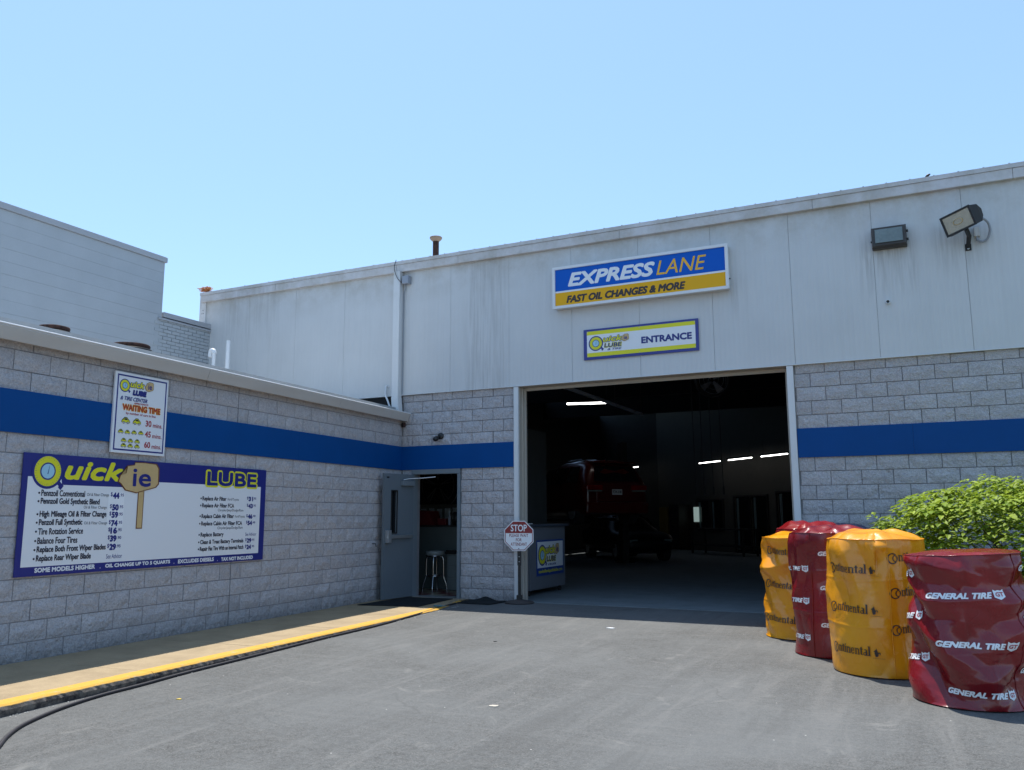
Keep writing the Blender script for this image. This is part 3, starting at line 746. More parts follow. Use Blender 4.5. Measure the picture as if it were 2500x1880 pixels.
# ================================================================== office interior
hw = thing('office_half_wall', 'dark grey counter wall inside the office doorway', 'counter', (0, 1.6, .113))
part('panel', MB().box(-2.6, 1.0, 1.6, 1.68, .113, 1.30), mat('half_wall_paint', (.10, .12, .115), .7), hw)
part('ledge', MB().bev(-2.6, 1.0, 1.56, 1.95, 1.301, 1.33, .004), M_BLACK, hw)
pst = thing('tire_poster', 'dark poster of a silver car wheel with a red edge inside the office', 'poster', frame(Vector((-2.0, 3.295, 1.76)), X, ZV, NF))
flat(pst, 'print', rect(0, 1.55, 0, 1.05), mat('poster_black', (.010, .010, .02), .4), .004)
flat(pst, 'print', rect(1.36, 1.55, 0.0, 1.05), mat('poster_red', (.22, .015, .012), .4), .0055)
M_SIL = mat('silver_print', (.22, .23, .25), .4)
ring = MB(); cx, cy = .80, .42
for r0, r1 in ((.52, .545), (.40, .415)):
    o = circ(cx, cy, r1, 40, R_(-50), R_(200)); i = circ(cx, cy, r0, 40, R_(-50), R_(200)); ring.add([(x_, y_, .0065) for x_, y_ in o + i], [(k, k + 1, 41 + k + 1, 41 + k) for k in range(40)])
for k in range(5):
    a = k * 2 * math.pi / 5 + .3
    for da in (-.12, .12):
        p = Vector((cx + .07 * math.cos(a), cy + .07 * math.sin(a), .0065)); q = Vector((cx + .4 * math.cos(a + da), cy + .4 * math.sin(a + da), .0065)); w_ = (q - p).cross(ZV).normalized() * .008
        if q.y > 0: ring.add([p - w_, p + w_, q + w_, q - w_], [(0, 1, 2, 3)])
lp('wheel_print', ring, M_SIL, pst)
# papers on the wall behind the ledge
random.seed(21)
for k in range(7):
    x0 = -1.55 + k * .2; h = random.uniform(.2, .3)
    o = link('paper', MB().box(-.07, .07, 0, .004, -h, 0).mesh('paper'), M_WHITE, M=Matrix.Translation((x0, 3.285, 1.70 - random.uniform(0, .05))))
    tag(o, ['sheet pinned at the %s' % w_ for w_ in ('left end of the row under the tire poster', 'second place in the row of papers under the poster', 'third place in the row of papers under the poster', 'middle of the row of papers under the poster', 'fifth place in the row of papers under the poster', 'sixth place in the row of papers under the poster', 'right end of the row under the tire poster')][k], 'paper', group='papers pinned under the tire poster')
M_DRED = mat('dark_red_plastic', (.13, .012, .015), .5)
o = link('letter_tray', MB().add([(-.72, 1.62, 1.331), (-.28, 1.62, 1.331), (-.28, 1.9, 1.331), (-.72, 1.9, 1.331), (-.72, 1.62, 1.62), (-.40, 1.62, 1.60), (-.34, 1.9, 1.60), (-.72, 1.9, 1.62)], [(3, 2, 1, 0), (0, 1, 5, 4), (1, 2, 6, 5), (2, 3, 7, 6), (3, 0, 4, 7), (4, 5, 6, 7)]).mesh('tray'), M_DRED)
tag(o, 'dark red letter tray at the left of the office ledge', 'tray')
o = link('card_box', MB().bev(-.20, -.02, 1.62, 1.74, 1.331, 1.46, .006).mesh('box'), M_DRED); tag(o, 'small dark red box in the middle of the office ledge', 'box')
t = thing('spray_bottle', 'pale spray bottle standing on the office ledge', 'bottle', (.04, 1.68, 1.331))
part('body', MB().lathe([(0, 0), (.028, 0), (.03, .01), (.03, .17), (.013, .215), (.012, .24), (0, .24)], 14), M_CONDUIT, t, local=True)
part('nozzle', MB().bev(-.028, .014, -.01, .01, .241, .275, .004), M_WHITE, t, local=True)
o = link('pen_cup', MB().lathe([(0, 0), (.045, 0), (.055, .26), (.048, .26), (.04, .02)], 16).mesh('cup'), M_BLACK, M=Matrix.Translation((.17, 1.7, 1.331))); tag(o, 'black waste cup on the office ledge beside the bottle', 'cup')
# desk on the right inside the office
t = thing('office_desk', 'grey filing desk behind the stool in the office', 'desk', (.6, 1.2, .113))
part('cabinet', MB().bev(.24, .95, 1.25, 1.58, .13, .80, .006), mat('desk_grey', (.14, .16, .155), .6), t)
part('desk_top', MB().bev(.20, 1.0, 1.2, 1.59, .801, .83, .006), M_BLACK, t)
for k in range(3): part('drawer', MB().bev(.27, .62, 1.236, 1.249, .16 + k * .21, .35 + k * .21, .003), MATS['desk_grey'], t)
o = link('desk_phone', MB().bev(.22, .42, 1.24, 1.42, .831, .87, .01).mesh('phone'), M_BLACK); tag(o, 'black telephone on the office desk', 'telephone')
# floor tiles
t = bpy.data.objects.new('office_floor', None); C.objects.link(t); t['kind'] = 'structure'; PW[t.name] = Matrix.Identity(4)
M_TR = mat('floor_tile_red', (.14, .02, .02), .4); M_TC = mat('floor_tile_cream', (.30, .26, .18), .4)
for i in range(8):
    for j in range(4):
        x0, y0 = -1.16 + i * .305, .30 + j * .305
        part('floor_tile', MB().box(x0 + .002, x0 + .303, y0 + .002, y0 + .303, .114, .120), M_TR if (i + j) % 2 == 0 else M_TC, t)
# stool
st = thing('bar_stool', 'chrome bar stool with a round grey vinyl seat just inside the office door', 'stool', (.13, 1.0, .121))
part('seat', MB().lathe([(0, .66), (.17, .66), (.185, .675), (.185, .725), (.17, .742), (0, .75)], 28), mat('stool_vinyl', (.22, .235, .225), .45), st, local=True)
part('seat_ring', MB().lathe([(.16, .64), (.178, .645), (.178, .66), (.16, .66)], 28), M_CHROME, st, local=True)
for k in range(4):
    a = k * math.pi / 2 + .35; c, s_ = math.cos(a), math.sin(a)
    part('leg', MB().tube(smooth_curve([(.10 * c, .10 * s_, .635), (.155 * c, .155 * s_, .60), (.165 * c, .165 * s_, .32), (.17 * c, .17 * s_, .26), (.225 * c, .225 * s_, .10), (.23 * c, .23 * s_, 0)], 5), .0115, 8), M_CHROME, st, local=True)
part('foot_ring', MB().tube([(.165 * math.cos(q), .165 * math.sin(q), .285) for q in [i * math.pi / 12 for i in range(25)]], .009, 8), M_CHROME, st, local=True)

# ================================================================== bay interior things
ks = thing('service_kiosk', 'grey rolling service kiosk just inside the open bay', 'kiosk', (1.9, 1.6, .113))
part('cabinet', MB().bev(1.45, 2.17, .82, 2.42, .21, 1.31, .006), mat('kiosk_grey', (.15, .16, .18), .6, var=.05), ks)
part('worktop', MB().bev(1.40, 2.22, .76, 2.50, 1.311, 1.352, .008), mat('kiosk_top', (.05, .065, .09), .5), ks)
for x_, y_ in ((2.1, .92), (2.1, 2.3), (1.55, .92), (1.55, 2.3)):
    w = part('caster', MB().tube([(x_ - .02, y_, .155), (x_ + .02, y_, .155)], .042, 14), M_TYRE, ks)
    part('fork', MB().box(x_ - .012, x_ + .012, y_ - .015, y_ + .015, .16, .209), M_BLKMET, ks)
o = link('clipboard', MB().bev(1.78, 2.05, .88, 1.20, 1.353, 1.372, .004, M=Matrix.Rotation(0, 4, 'Z')).mesh('clipboard'), M_WHITE); tag(o, 'white papers lying on top of the service kiosk', 'papers')
# small sign on the kiosk (logo panel facing +X)
def gauge(p, cx, cy, R, z, outline=M_NAVY):
    ry = R * 1.0
    flat(p, 'gauge_outline', circ(cx, cy, R * 1.13), outline, z)
    flat(p, 'gauge_outline', [(cx + R * .60, cy - R * .72), (cx + R * .82, cy - R * .52), (cx + R * .98, cy - R * .66), (cx + R * 1.25, cy - R * .90), (cx + R * 1.02, cy - R * 1.18), (cx + R * .84, cy - R * 1.02), (cx + R * .86, cy - R * .90)], outline, z + .0002)
    flat(p, 'gauge_ring', circ(cx, cy, R * .96), M_YEL, z + .001)
    flat(p, 'gauge_outline', circ(cx, cy, R * .56), outline, z + .002)
    flat(p, 'gauge_dial', circ(cx, cy, R * .47), M_ICE, z + .003)
    flat(p, 'gauge_needle', [(cx - R * .03, cy - R * .18), (cx + R * .03, cy - R * .18), (cx + R * .1, cy + R * .42)], M_NAVY, z + .004)
    if R > .1:
        mb = MB()
        for k in range(36):
            a = k * math.pi / 18; r0, r1 = R * (.84 if k % 3 else .78), R * .92
            c, s_ = math.cos(a), math.sin(a); w_ = R * .008
            mb.add([(cx + r0 * c - w_ * s_, cy + r0 * s_ + w_ * c, z + .0016), (cx + r0 * c + w_ * s_, cy + r0 * s_ - w_ * c, z + .0016), (cx + r1 * c + w_ * s_, cy + r1 * s_ - w_ * c, z + .0016), (cx + r1 * c - w_ * s_, cy + r1 * s_ + w_ * c, z + .0016)], [(0, 1, 2, 3)])
        lp('gauge_ticks', mb, M_NAVY, p)
BOARD = [(.0, .42), (.04, .60), (.17, .66), (.20, .86), (.37, .90), (.38, .97), (.62, .98), (.92, .96), (.99, .84), (1.0, .40), (.93, .30), (.45, .13), (.30, .17), (.18, .20), (.07, .36)]
def board(p, x0, x1, y0, y1, z, stick=None):
    f = lambda P, g=0: [(x0 + (x - .5) * (1 + g) * (x1 - x0) + .5 * (x1 - x0), y0 + ((y - .55) * (1 + g) + .55) * (y1 - y0)) for x, y in P]
    if stick:
        flat(p, 'board_stick', rect(*stick), M_BRN, z)
        w_ = (stick[1] - stick[0]) * .12
        flat(p, 'board_stick', rect(stick[0] + w_, stick[1] - w_, stick[2] + w_, stick[3]), M_TAN, z + .001)
    flat(p, 'board_edge', f(BOARD, .035), M_BRN, z + .002)
    flat(p, 'board_face', f(BOARD, -.03), M_TAN, z + .003)
    w_, h_ = x1 - x0, y1 - y0
    text(p, 'ie', x0 + w_ * .34, x0 + w_ * .80, y0 + h_ * .30, y0 + h_ * .80, M_NAVY, z + .0045, bold=.025)
def quick_logo(p, z, g, uick, lube, tire=None, tire_s='& TIRE', brd=None, ob=.03):
    gauge(p, *g, z)
    for (s, r, sh, c1, c2) in (('uick', uick, .25, M_YEL, M_NAVY), ('LUBE', lube, .12, M_NAVY, M_YEL)):
        if s == 'LUBE' and g[2] < .1: c1, c2 = M_NAVY, M_NAVY
        text(p, s, *r, c2, z + .0012, bold=.045, shear=sh, grow=.055, name='lettering_outline')
        text(p, s, *r, c1, z + .0026, bold=.045, shear=sh)
    if tire: text(p, tire_s, *tire, M_NAVY, z + .001, bold=.03, shear=.3)
    if brd: board(p, *brd, z + .004)
sg = thing('kiosk_sign', 'small lube logo sign with a yellow web address fixed to the kiosk side', 'sign', frame(Vector((2.1705, 1.09, .44)), Vector((0, 1, 0)), ZV, X))
flat(sg, 'panel', rect(0, 1.23, 0, .63), M_SBLUE if False else mat('kiosk_sign_blue', (.01, .05, .26), .4), .006, .005)
flat(sg, 'panel_face', rect(.03, 1.20, .14, .60), M_WHITE, .0072)
quick_logo(sg, .009, (.24, .36, .165), (.37, .83, .38, .53), (.44, .86, .24, .34), (.5, .86, .17, .205), '& TIRE CENTER', (.80, 1.0, .33, .56))
text(sg, 'newhollandquickielube.com', .08, 1.16, .03, .11, M_YEL, .0085, bold=.02)

# fluorescent lamps
def strip_lamp(M, L, label, tubes=1, group=None, hang=0):
    t = thing('strip_light', label, 'ceiling light', M, group=group)
    lp('housing', MB().bev(-L / 2, L / 2, -.07, .07, .02, .08, .005), M_BLKMET, t)
    for k in range(tubes):
        y = (k - (tubes - 1) / 2) * .09
        lp('tube', MB().tube([(-L / 2 + .02, y, 0), (L / 2 - .02, y, 0)], .019, 10), M_TUBE, t)
    for s_ in (-1, 1): lp('hanger', MB().tube([(s_ * L * .4, 0, .08), (s_ * L * .4, 0, .08 + hang)], .005, 5), M_BLKMET, t)
    return t
def along(p, d):
    d = Vector(d).normalized(); n = ZV.cross(d); return frame(Vector(p), d, n, ZV)
strip_lamp(along((.6, 8.0, 4.46), (1, .25, 0)), 1.2, 'lit twin-tube ceiling light hanging alone near the top of the bay opening', 2, hang=.9)
for k, w_ in enumerate(('left lamp of the lit row on the back wall', 'middle lamp of the lit row on the back wall', 'right lamp of the lit row on the back wall, next to the bay door edge')):
    p = BO + BD2 * (.72 + k * 1.95) + BN * .9 + ZV * (3.52)
    strip_lamp(along(p, BD2), 1.45, w_, 1, group='row of strip lights on the back wall', hang=.5)
strip_lamp(along(BO + BD2 * (-4.6) + BN * 1.2 + ZV * 3.62, BD2), .5, 'short lit lamp just right of the raised vehicle', 1, hang=.4)

# ceiling fan housing with reel hoses
t = thing('drum_fan', 'dark round drum fan under the bay ceiling', 'fan', (4.0, 7.5, 5.0))
mf = frame(Vector((4.0, 7.5, 4.75)), Vector((.9, .43, 0)), ZV, Vector((.43, -.9, 0)))
part('drum', MB().lathe([(.36, -.15), (.40, -.15), (.40, .15), (.36, .15), (.36, -.15)], 30, M=mf), M_BLKMET, t)
for r in (.12, .24, .35): part('guard_ring', MB().tube([mf @ Vector((r * math.cos(q), r * math.sin(q), .16)) for q in [i * math.pi / 14 for i in range(29)]], .005, 5), M_CONDUIT, t)
for k in range(4):
    a = k * math.pi / 2 + .4; part('blade', MB().add([mf @ Vector(v) for v in ((.04 * math.cos(a), .04 * math.sin(a), -.03), (.34 * math.cos(a), .34 * math.sin(a), -.05), (.34 * math.cos(a + .5), .34 * math.sin(a + .5), .05), (.04 * math.cos(a + 1), .04 * math.sin(a + 1), .03))], [(0, 1, 2, 3)]), M_CONDUIT, t)
part('bracket', MB().box(3.96, 4.04, 7.46, 7.54, 5.15, 6.1), M_BLKMET, t)
for k, x_ in enumerate((3.35, 3.55, 3.78, 4.02)):
    w_ = ('first hose from the raised vehicle', 'second hose from the raised vehicle', 'third hose from the raised vehicle', 'fourth hose, farthest from the raised vehicle')[k]
    t = thing('reel_hose', 'thin dark hose hanging from the bay ceiling, ' + w_, 'hose', (x_, 8, 5.6), group='hoses hanging from the ceiling reels')
    part('hose', MB().tube([(x_, 8, 5.9), (x_ + .01, 8, 4), (x_ + .04, 8, 2.2)], .011, 6), M_BLACK, t)
    part('nozzle', MB().tube([(x_ + .04, 8, 2.2), (x_ + .045, 8, 2.0)], [.02, .03], 8), M_BLKMET, t)
    part('reel', MB().tube([(x_ - .07, 8, 5.9), (x_ + .07, 8, 5.9)], .16, 16), M_BLKMET, t)
# door track rail
t = thing('door_track', 'grey overhead door rail running back into the bay', 'rail', (2.5, .3, 3.9))
part('rail', MB().box(2.50, 2.55, .3, 6.5, 3.86, 3.92), M_CONDUIT, t)
for y in (2.5, 4.5, 6.4): part('hanger', MB().box(2.515, 2.53, y, y + .02, 3.92, 6.1), M_BLKMET, t)

# vehicles ---------------------------------------------------------------
def car(name, label, M, paint, L, Wc, H, clear, suv, plate=None):
    """local x forward from the tail (0) to the nose (L), y left, z up from wheel bottoms"""
    t = thing(name, label, 'vehicle', M)
    # stations: x, sill z, belt z, roof z, half width body, half width roof
    if suv: st_ = [(0.0, .52, .95, 1.02, .80, .60), (.04, .40, 1.08, 1.18, .90, .68), (.22, .34, 1.12, 1.62, .95, .66), (.55, .30, 1.12, 1.73, .965, .70), (1.5, .28, 1.10, 1.76, .97, .72), (2.4, .28, 1.08, 1.72, .97, .71), (2.9, .28, 1.07, 1.55, .97, .66), (3.45, .28, 1.06, 1.12, .96, .80), (4.2, .30, .98, 1.03, .93, .75), (4.62, .34, .86, .90, .86, .68), (4.8, .42, .70, .74, .70, .55)]
    else: st_ = [(0.0, .45, .78, .82, .72, .6), (.06, .34, .90, .94, .82, .64), (.55, .26, .94, .99, .87, .62), (.95, .24, .93, 1.22, .88, .56), (1.5, .22, .92, 1.40, .89, .58), (2.3, .22, .90, 1.42, .89, .58), (2.9, .22, .88, 1.18, .89, .58), (3.25, .22, .87, .93, .88, .66), (4.0, .26, .80, .85, .85, .62), (4.4, .30, .70, .74, .78, .55), (4.55, .38, .58, .62, .62, .45)]
    k = L / st_[-1][0]; hk = H / max(s[3] for s in st_)
    rings = []
    for (x, a, b, r, w, wr) in st_:
        a, b, r = a * hk, b * hk, r * hk
        half = [(0, a), (w * .8, a), (w * .97, a + .08), (w, (a + b) / 2), (w * .97, b), (wr + (w - wr) * .15, b + (r - b) * .75), (wr * .86, r - .01), (0, r + .02)]
        ring = [(x * k, y, z) for y, z in half] + [(x * k, -y, z) for y, z in half[-2:0:-1]]
        rings.append(ring)
    n = len(rings[0]); vs = [v for r in rings for v in r]
    fs = [(i * n + j, i * n + (j + 1) % n, (i + 1) * n + (j + 1) % n, (i + 1) * n + j) for i in range(len(rings) - 1) for j in range(n)]
    fs += [tuple(range(n))[::-1], tuple(range((len(rings) - 1) * n, len(rings) * n))]
    bm = bmesh.new(); bv = [bm.verts.new(v) for v in vs]
    for f in fs: bm.faces.new([bv[i] for i in f])
    bmesh.ops.recalc_face_normals(bm, faces=bm.faces)
    bmesh.ops.subdivide_edges(bm, edges=bm.edges, cuts=1, use_grid_fill=True, smooth=.6)
    me = bpy.data.meshes.new('body'); bm.to_mesh(me); bm.free(); me.polygons.foreach_set('use_smooth', [True] * len(me.polygons))
    link('body', me, paint, t, local=True)
    b0, r0 = (1.12 * hk, 1.62 * hk) if suv else (.93 * hk, 1.36 * hk)
    # side glass
    for s_ in (-1, 1):
        spans = [(.45, 1.25), (1.33, 2.2), (2.28, 3.1)] if suv else [(1.0, 1.7), (1.78, 2.75)]
        for (xa, xb) in spans:
            top = r0 - .03; w0, w1 = (.955, .80) if suv else (.885, .68)
            xt = xb - (.25 if xb > 2.7 else 0); xs_ = xa + (.18 if xa < 1.2 and not suv else .1 if xa < .6 else 0)
            pts = [(xa * k, s_ * w0, b0 + .03), (xb * k, s_ * w0, b0 + .03), (xt * k, s_ * w1, top), (xs_ * k, s_ * w1, top)]
            lp('side_window', MB().add([Vector(p) + Vector((0, s_ * .015, 0)) for p in pts], [(0, 1, 2, 3) if s_ > 0 else (3, 2, 1, 0)]), M_GLASSD, t)
    xr = .02
    if suv:
        lp('rear_window', MB().add([(-.012, -.68, 1.16 * hk), (-.012, .68, 1.16 * hk), (.16, .58, 1.58 * hk), (.16, -.58, 1.58 * hk)], [(0, 1, 2, 3)]), M_GLASSD, t)
        lp('spoiler', MB().bev(.10, .45, -.62, .62, 1.66 * hk, 1.70 * hk, .012), paint, t)
        for s_ in (-1, 1):
            lp('tail_light', MB().bev(-.035, .12, min(s_ * .42, s_ * .90), max(s_ * .42, s_ * .90), .93 * hk, 1.06 * hk, .02), M_LAMPR, t)
            lp('reverse_light', MB().bev(-.038, .10, min(s_ * .44, s_ * .86), max(s_ * .44, s_ * .86), .885 * hk, .925 * hk, .01), M_LENS, t)
            lp('reflector', MB().bev(-.055, .02, min(s_ * .72, s_ * .92), max(s_ * .72, s_ * .92), .50 * hk, .54 * hk, .008), M_LAMPR, t)
        lp('tailgate', MB().bev(-.022, .05, -.62, .62, .62 * hk, 1.10 * hk, .03), paint, t)
        lp('chrome_strip', MB().bev(-.035, -.02, -.60, .60, .605 * hk, .618 * hk, .003), M_CHROME, t)
        lp('bumper', MB().bev(-.06, .25, -.93, .93, .30 * hk, .60 * hk, .05), paint, t)
        lp('roof_rail', MB().tube([(.7, .62, 1.74 * hk), (.9, .64, 1.80 * hk), (2.4, .66, 1.79 * hk), (2.6, .66, 1.72 * hk)], .015, 6), M_CHROME, t)
        lp('antenna', MB().add([(.55, -.02, 1.75 * hk), (.75, -.02, 1.75 * hk), (.68, 0, 1.83 * hk), (.55, .02, 1.75 * hk), (.75, .02, 1.75 * hk)], [(0, 1, 2), (4, 3, 2)]), M_BLACK, t)
        lp('pillar_trim', MB().tube([(3.3 * k, .93, 1.10 * hk), (2.85 * k, .80, 1.50 * hk)], .008, 5), M_CHROME, t)
        # plate
        pl = lp('license_plate', MB().bev(-.03, -.024, -.152, .152, .80 * hk, .80 * hk + .152, .002), M_PLATE, t)
        if plate:
            a_, f_ = text_mesh(plate, .02); lo, hi = a_.min(0), a_.max(0)
            v = [(-.0315, .13 - (p[0] - lo[0]) / (hi[0] - lo[0]) * .26, .80 * hk + .04 + (p[1] - lo[1]) / (hi[1] - lo[1]) * .08) for p in a_]
            me = bpy.data.meshes.new('lettering'); me.from_pydata(v, [], f_); link('lettering', me, M_BLACKT, pl, local=True)
        a_, f_ = text_mesh('4x4', .02); lo, hi = a_.min(0), a_.max(0)
        me = bpy.data.meshes.new('lettering'); me.from_pydata([(-.028, .55 - (p[0] - lo[0]) / (hi[0] - lo[0]) * .14, .70 * hk + (p[1] - lo[1]) / (hi[1] - lo[1]) * .035) for p in a_], [], f_); link('badge', me, M_CHROME, t, local=True)
    else:
        for s_ in (-1, 1): lp('headlight', MB().bev(L - .30, L - .02, min(s_ * .42, s_ * .68), max(s_ * .42, s_ * .68), .58, .68, .02), M_LENS, t)
        lp('windscreen', MB().add([(3.2 * k, -.66, .92), (3.2 * k, .66, .92), (2.45 * k, .52, 1.40), (2.45 * k, -.52, 1.40)], [(0, 1, 2, 3)]), M_GLASSD, t)
    wr = .38 if suv else .32
    for xw in ((.92 if suv else .8), L - (.95 if suv else .85)):
        for s_ in (-1, 1):
            y0 = s_ * (.93 if suv else .86)
            w = lp('wheel', MB().tube([(xw, y0 - s_ * .24, wr), (xw, y0, wr)], wr, 24), M_TYRE, t)
            lp('rim', MB().tube([(xw, y0 + s_ * .001, wr), (xw, y0 + s_ * .012, wr)], wr * .62, 18), M_ALU, w)
    return t
hd = R_(26 + 19.5)
fwd = Vector((-math.sin(hd), math.cos(hd), 0)); lft = Vector((-math.cos(hd), -math.sin(hd), 0))
p0 = Vector((.98, 9.02, 1.26))
car('raised_suv', 'dark red sport utility vehicle raised on the lift, tail toward the open bay', frame(p0, fwd, lft, ZV), M_CARRED, 4.82, 1.94, 1.76, 0, True, 'FCW-3180')
p1 = Vector((2.6, 12.6, .113)); hd2 = R_(-160)
car('parked_sedan', 'black low sedan standing in the dark under and behind the raised vehicle', frame(Vector((-1.9, 15.9, .113)), Vector((.62, -.78, 0)).normalized(), Vector((.78, .62, 0)).normalized(), ZV), M_CARDK, 4.5, 1.8, 1.42, 0, False)
t = thing('vehicle_lift', 'two-post lift holding the dark red vehicle in the bay', 'lift', p0 + fwd * 2.4 - ZV * 1.1)
ML2 = frame(Vector((p0.x, p0.y, .113)), fwd, lft, ZV)
for s_ in (-1, 1):
    part('post', MB().bev(2.25, 2.55, min(s_ * 1.3, s_ * 1.5), max(s_ * 1.3, s_ * 1.5), 0, 3.6, .01, M=ML2), M_BLKMET, t)
    for e in (1.2, 3.6): part('arm', MB().tube([ML2 @ Vector((2.4, s_ * 1.3, 1.28)), ML2 @ Vector((e, s_ * .62, 1.30))], .05, 8), M_BLKMET, t)
    part('foot_plate', MB().bev(2.1, 2.7, min(s_ * 1.25, s_ * 1.6), max(s_ * 1.25, s_ * 1.6), 0, .03, .005, M=ML2), M_BLKMET, t)
t = thing('tool_cabinet', 'tall dark tool cabinet against the back wall of the bay', 'cabinet', BO + BD2 * -2.8 + BN * .5 + ZV * .113)
Mc = frame(BO + BD2 * -2.9 + BN * .1 + ZV * .113, BD2, ZV, BN)
part('cabinet', MB().bev(0, .75, .08, 1.85, 0, .5, .01, M=Mc), M_BLKMET, t)
for k in range(5): part('drawer', MB().bev(.03, .72, .15 + k * .3, .40 + k * .3, .501, .515, .004, M=Mc), M_INDK, t)
o = link('yellow_locker', MB().bev(0, .7, 0, 1.75, 0, .45, .01, M=frame(BO + BD2 * -3.8 + BN * .1 + ZV * .113, BD2, ZV, BN)).mesh('locker'), mat('mustard_paint', (.20, .13, .02), .6)); tag(o, 'dull yellow metal locker beside the tool cabinet on the back wall', 'locker')
o = link('daylight_pane', MB().box(-.2, .2, 0, .6, 0, .004, M=frame(BO + BD2 * -1.62 + BN * .08 + ZV * 1.25, BD2, ZV, BN)).mesh('daylight'), mat('daylight_glow', (.8, .8, .78), .5, emit=(.5, .66, .62), estr=.22)); tag(o, 'glowing pane standing in for daylight in the dark window deep in the bay', 'daylight')  # emissive pane stands in for daylight coming through the window
t = thing('work_bench', 'dark cluttered work bench in front of the back windows', 'bench', BO + BD2 * 2 + BN * 1.3 + ZV * .113)
Mc = frame(BO + BD2 * .4 + BN * 1.0 + ZV * .113, BD2, ZV, BN)
part('bench_top', MB().bev(0, 3.4, .88, .93, 0, .7, .01, M=Mc), M_INDK, t)
for x_ in (.08, 3.28):
    for z_ in (.05, .62): part('leg', MB().box(x_, x_ + .06, 0, .88, z_, z_ + .06, M=Mc), M_BLKMET, t)
part('shelf', MB().bev(.05, 3.35, .3, .34, .03, .67, .01, M=Mc), M_INDK, t)

# ================================================================== signs
def signframe(x, y, z): return frame(Vector((x, y, z)), X, ZV, NF)
# express lane light box, local origin lower left of its face
es = thing('express_lane_sign', 'large blue and gold EXPRESS LANE light box on the upper metal wall', 'sign', signframe(3.089, -.2, 4.905))
w_, h_ = 2.912, .714
lp('cabinet', MB().box(.012, w_ - .012, .012, h_ - .012, -.15, -.02), M_TRIM, es)
fr = .046
for pts in (rect(0, w_, 0, h_),):
    # mitred frame
    for a, b, c, d in (((0, 0), (w_, 0), (w_ - fr, fr), (fr, fr)), ((w_, 0), (w_, h_), (w_ - fr, h_ - fr), (w_ - fr, fr)), ((w_, h_), (0, h_), (fr, h_ - fr), (w_ - fr, h_ - fr)), ((0, h_), (0, 0), (fr, fr), (fr, h_ - fr))):
        cen = ((a[0] + b[0] + c[0] + d[0]) / 4, (a[1] + b[1] + c[1] + d[1]) / 4); q = [(cen[0] + (p[0] - cen[0]) * .9993, cen[1] + (p[1] - cen[1]) * .997) for p in (a, b, c, d)]
        lp('frame', MB().poly(q, -.02, .012), M_WPAINT, es)
flat(es, 'face', rect(fr, w_ - fr, fr, h_ - fr), M_WHITE, -.005)
flat(es, 'blue_field', rect(fr + .002, w_ - fr - .002, .298, h_ - fr - .002), M_SBLUE, -.0035)
flat(es, 'gold_field', rect(fr + .002, w_ - fr - .002, fr + .002, .268), M_GOLD, -.0035)
text(es, 'EXPRESS', .275, 1.765, .352, .592, M_WHITE, -.002, bold=.05, shear=.26, space=.98)
text(es, 'LANE', 1.785, 2.58, .358, .588, M_GOLDL, -.002, bold=.005, shear=.26)
text(es, 'FAST OIL CHANGES & MORE', .245, 2.245, .078, .205, M_BROWNT, -.002, bold=.06, shear=.24)
lp('service_switch', MB().lathe([(0, .01), (.012, .01), (.012, 0)], 8, M=Matrix.Translation((w_ + .002, .17, -.07))), M_BLACK, es)
# entrance
en = thing('entrance_sign', 'yellow and white ENTRANCE sign with navy border above the bay opening', 'sign', signframe(3.58, -.052, 4.020))
w_, h_ = 1.898, .506
lp('panel', MB().box(0, w_, 0, h_, 0, .022), M_NAVY2, en)
flat(en, 'yellow_field', rect(.058, 1.85, .045, .470), M_YEL, .0235)
flat(en, 'white_field', rect(.058, 1.85, .110, .408), M_WHITE, .0245)
quick_logo(en, .026, (.213, .262, .110), (.335, .665, .275, .368), (.357, .655, .18, .25), (.41, .652, .132, .165), '& TIRE', (.652, .775, .24, .375))
text(en, 'ENTRANCE', .98, 1.795, .187, .30, M_NAVY, .027, bold=.055)
for x_ in (.07, .95, 1.84):
    for y_ in (.06, .455): lp('screw', MB().lathe([(0, .003), (.006, .003), (.007, 0)], 8, M=Matrix.Translation((x_, y_, .0236))), M_ALU, en)
# left wall signs: local x to the right as seen from the lot (toward the corner)
def lframe(s, n, z): return frame(LW(s, n, z), -EL, ZV, NL)
mn = thing('price_menu_board', 'wide white and navy price menu board listing oil changes on the block wall', 'sign', lframe(7.432, .040, .925))
S = lambda s: 7.432 - s
Z_ = lambda z: z - .925
w_, h_ = 3.668, 1.212
lp('panel', MB().box(0, w_, 0, h_, -.012, 0), M_NAVY, mn)
flat(mn, 'white_field', rect(.06, w_ - .105, .092, .978), M_WHITE, .0015)
flat(mn, 'price_strip', rect(S(6.387), S(6.175), Z_(1.395), Z_(1.765)), mat('bright_white_print', (.86, .87, .88), .35), .0022)
flat(mn, 'logo_backing', [(S(6.98), Z_(1.83)), (S(6.0), Z_(1.83)), (S(5.9), Z_(1.92)), (S(7.0), Z_(1.92))], M_NAVY, .0018)
gauge(mn, S(7.158), Z_(1.962), .158, .003)
text(mn, 'uick', S(6.96), S(6.215), Z_(1.885), Z_(2.095), M_NAVY, .003, bold=.05, shear=.25, grow=.05, name='lettering_outline')
text(mn, 'uick', S(6.96), S(6.215), Z_(1.885), Z_(2.095), M_YEL, .0045, bold=.05, shear=.25)
board(mn, S(6.278), S(5.70), Z_(1.72), Z_(2.125), .006, stick=(S(5.99), S(5.90), Z_(1.37), Z_(1.80)))
text(mn, 'LUBE', S(4.915), S(3.955), Z_(1.885), Z_(2.075), M_YEL, .003, bold=.05, grow=.06, name='lettering_outline')
text(mn, 'LUBE', S(4.905), S(3.965), Z_(1.89), Z_(2.07), M_NAVY, .0045, bold=.05)
hc = .066
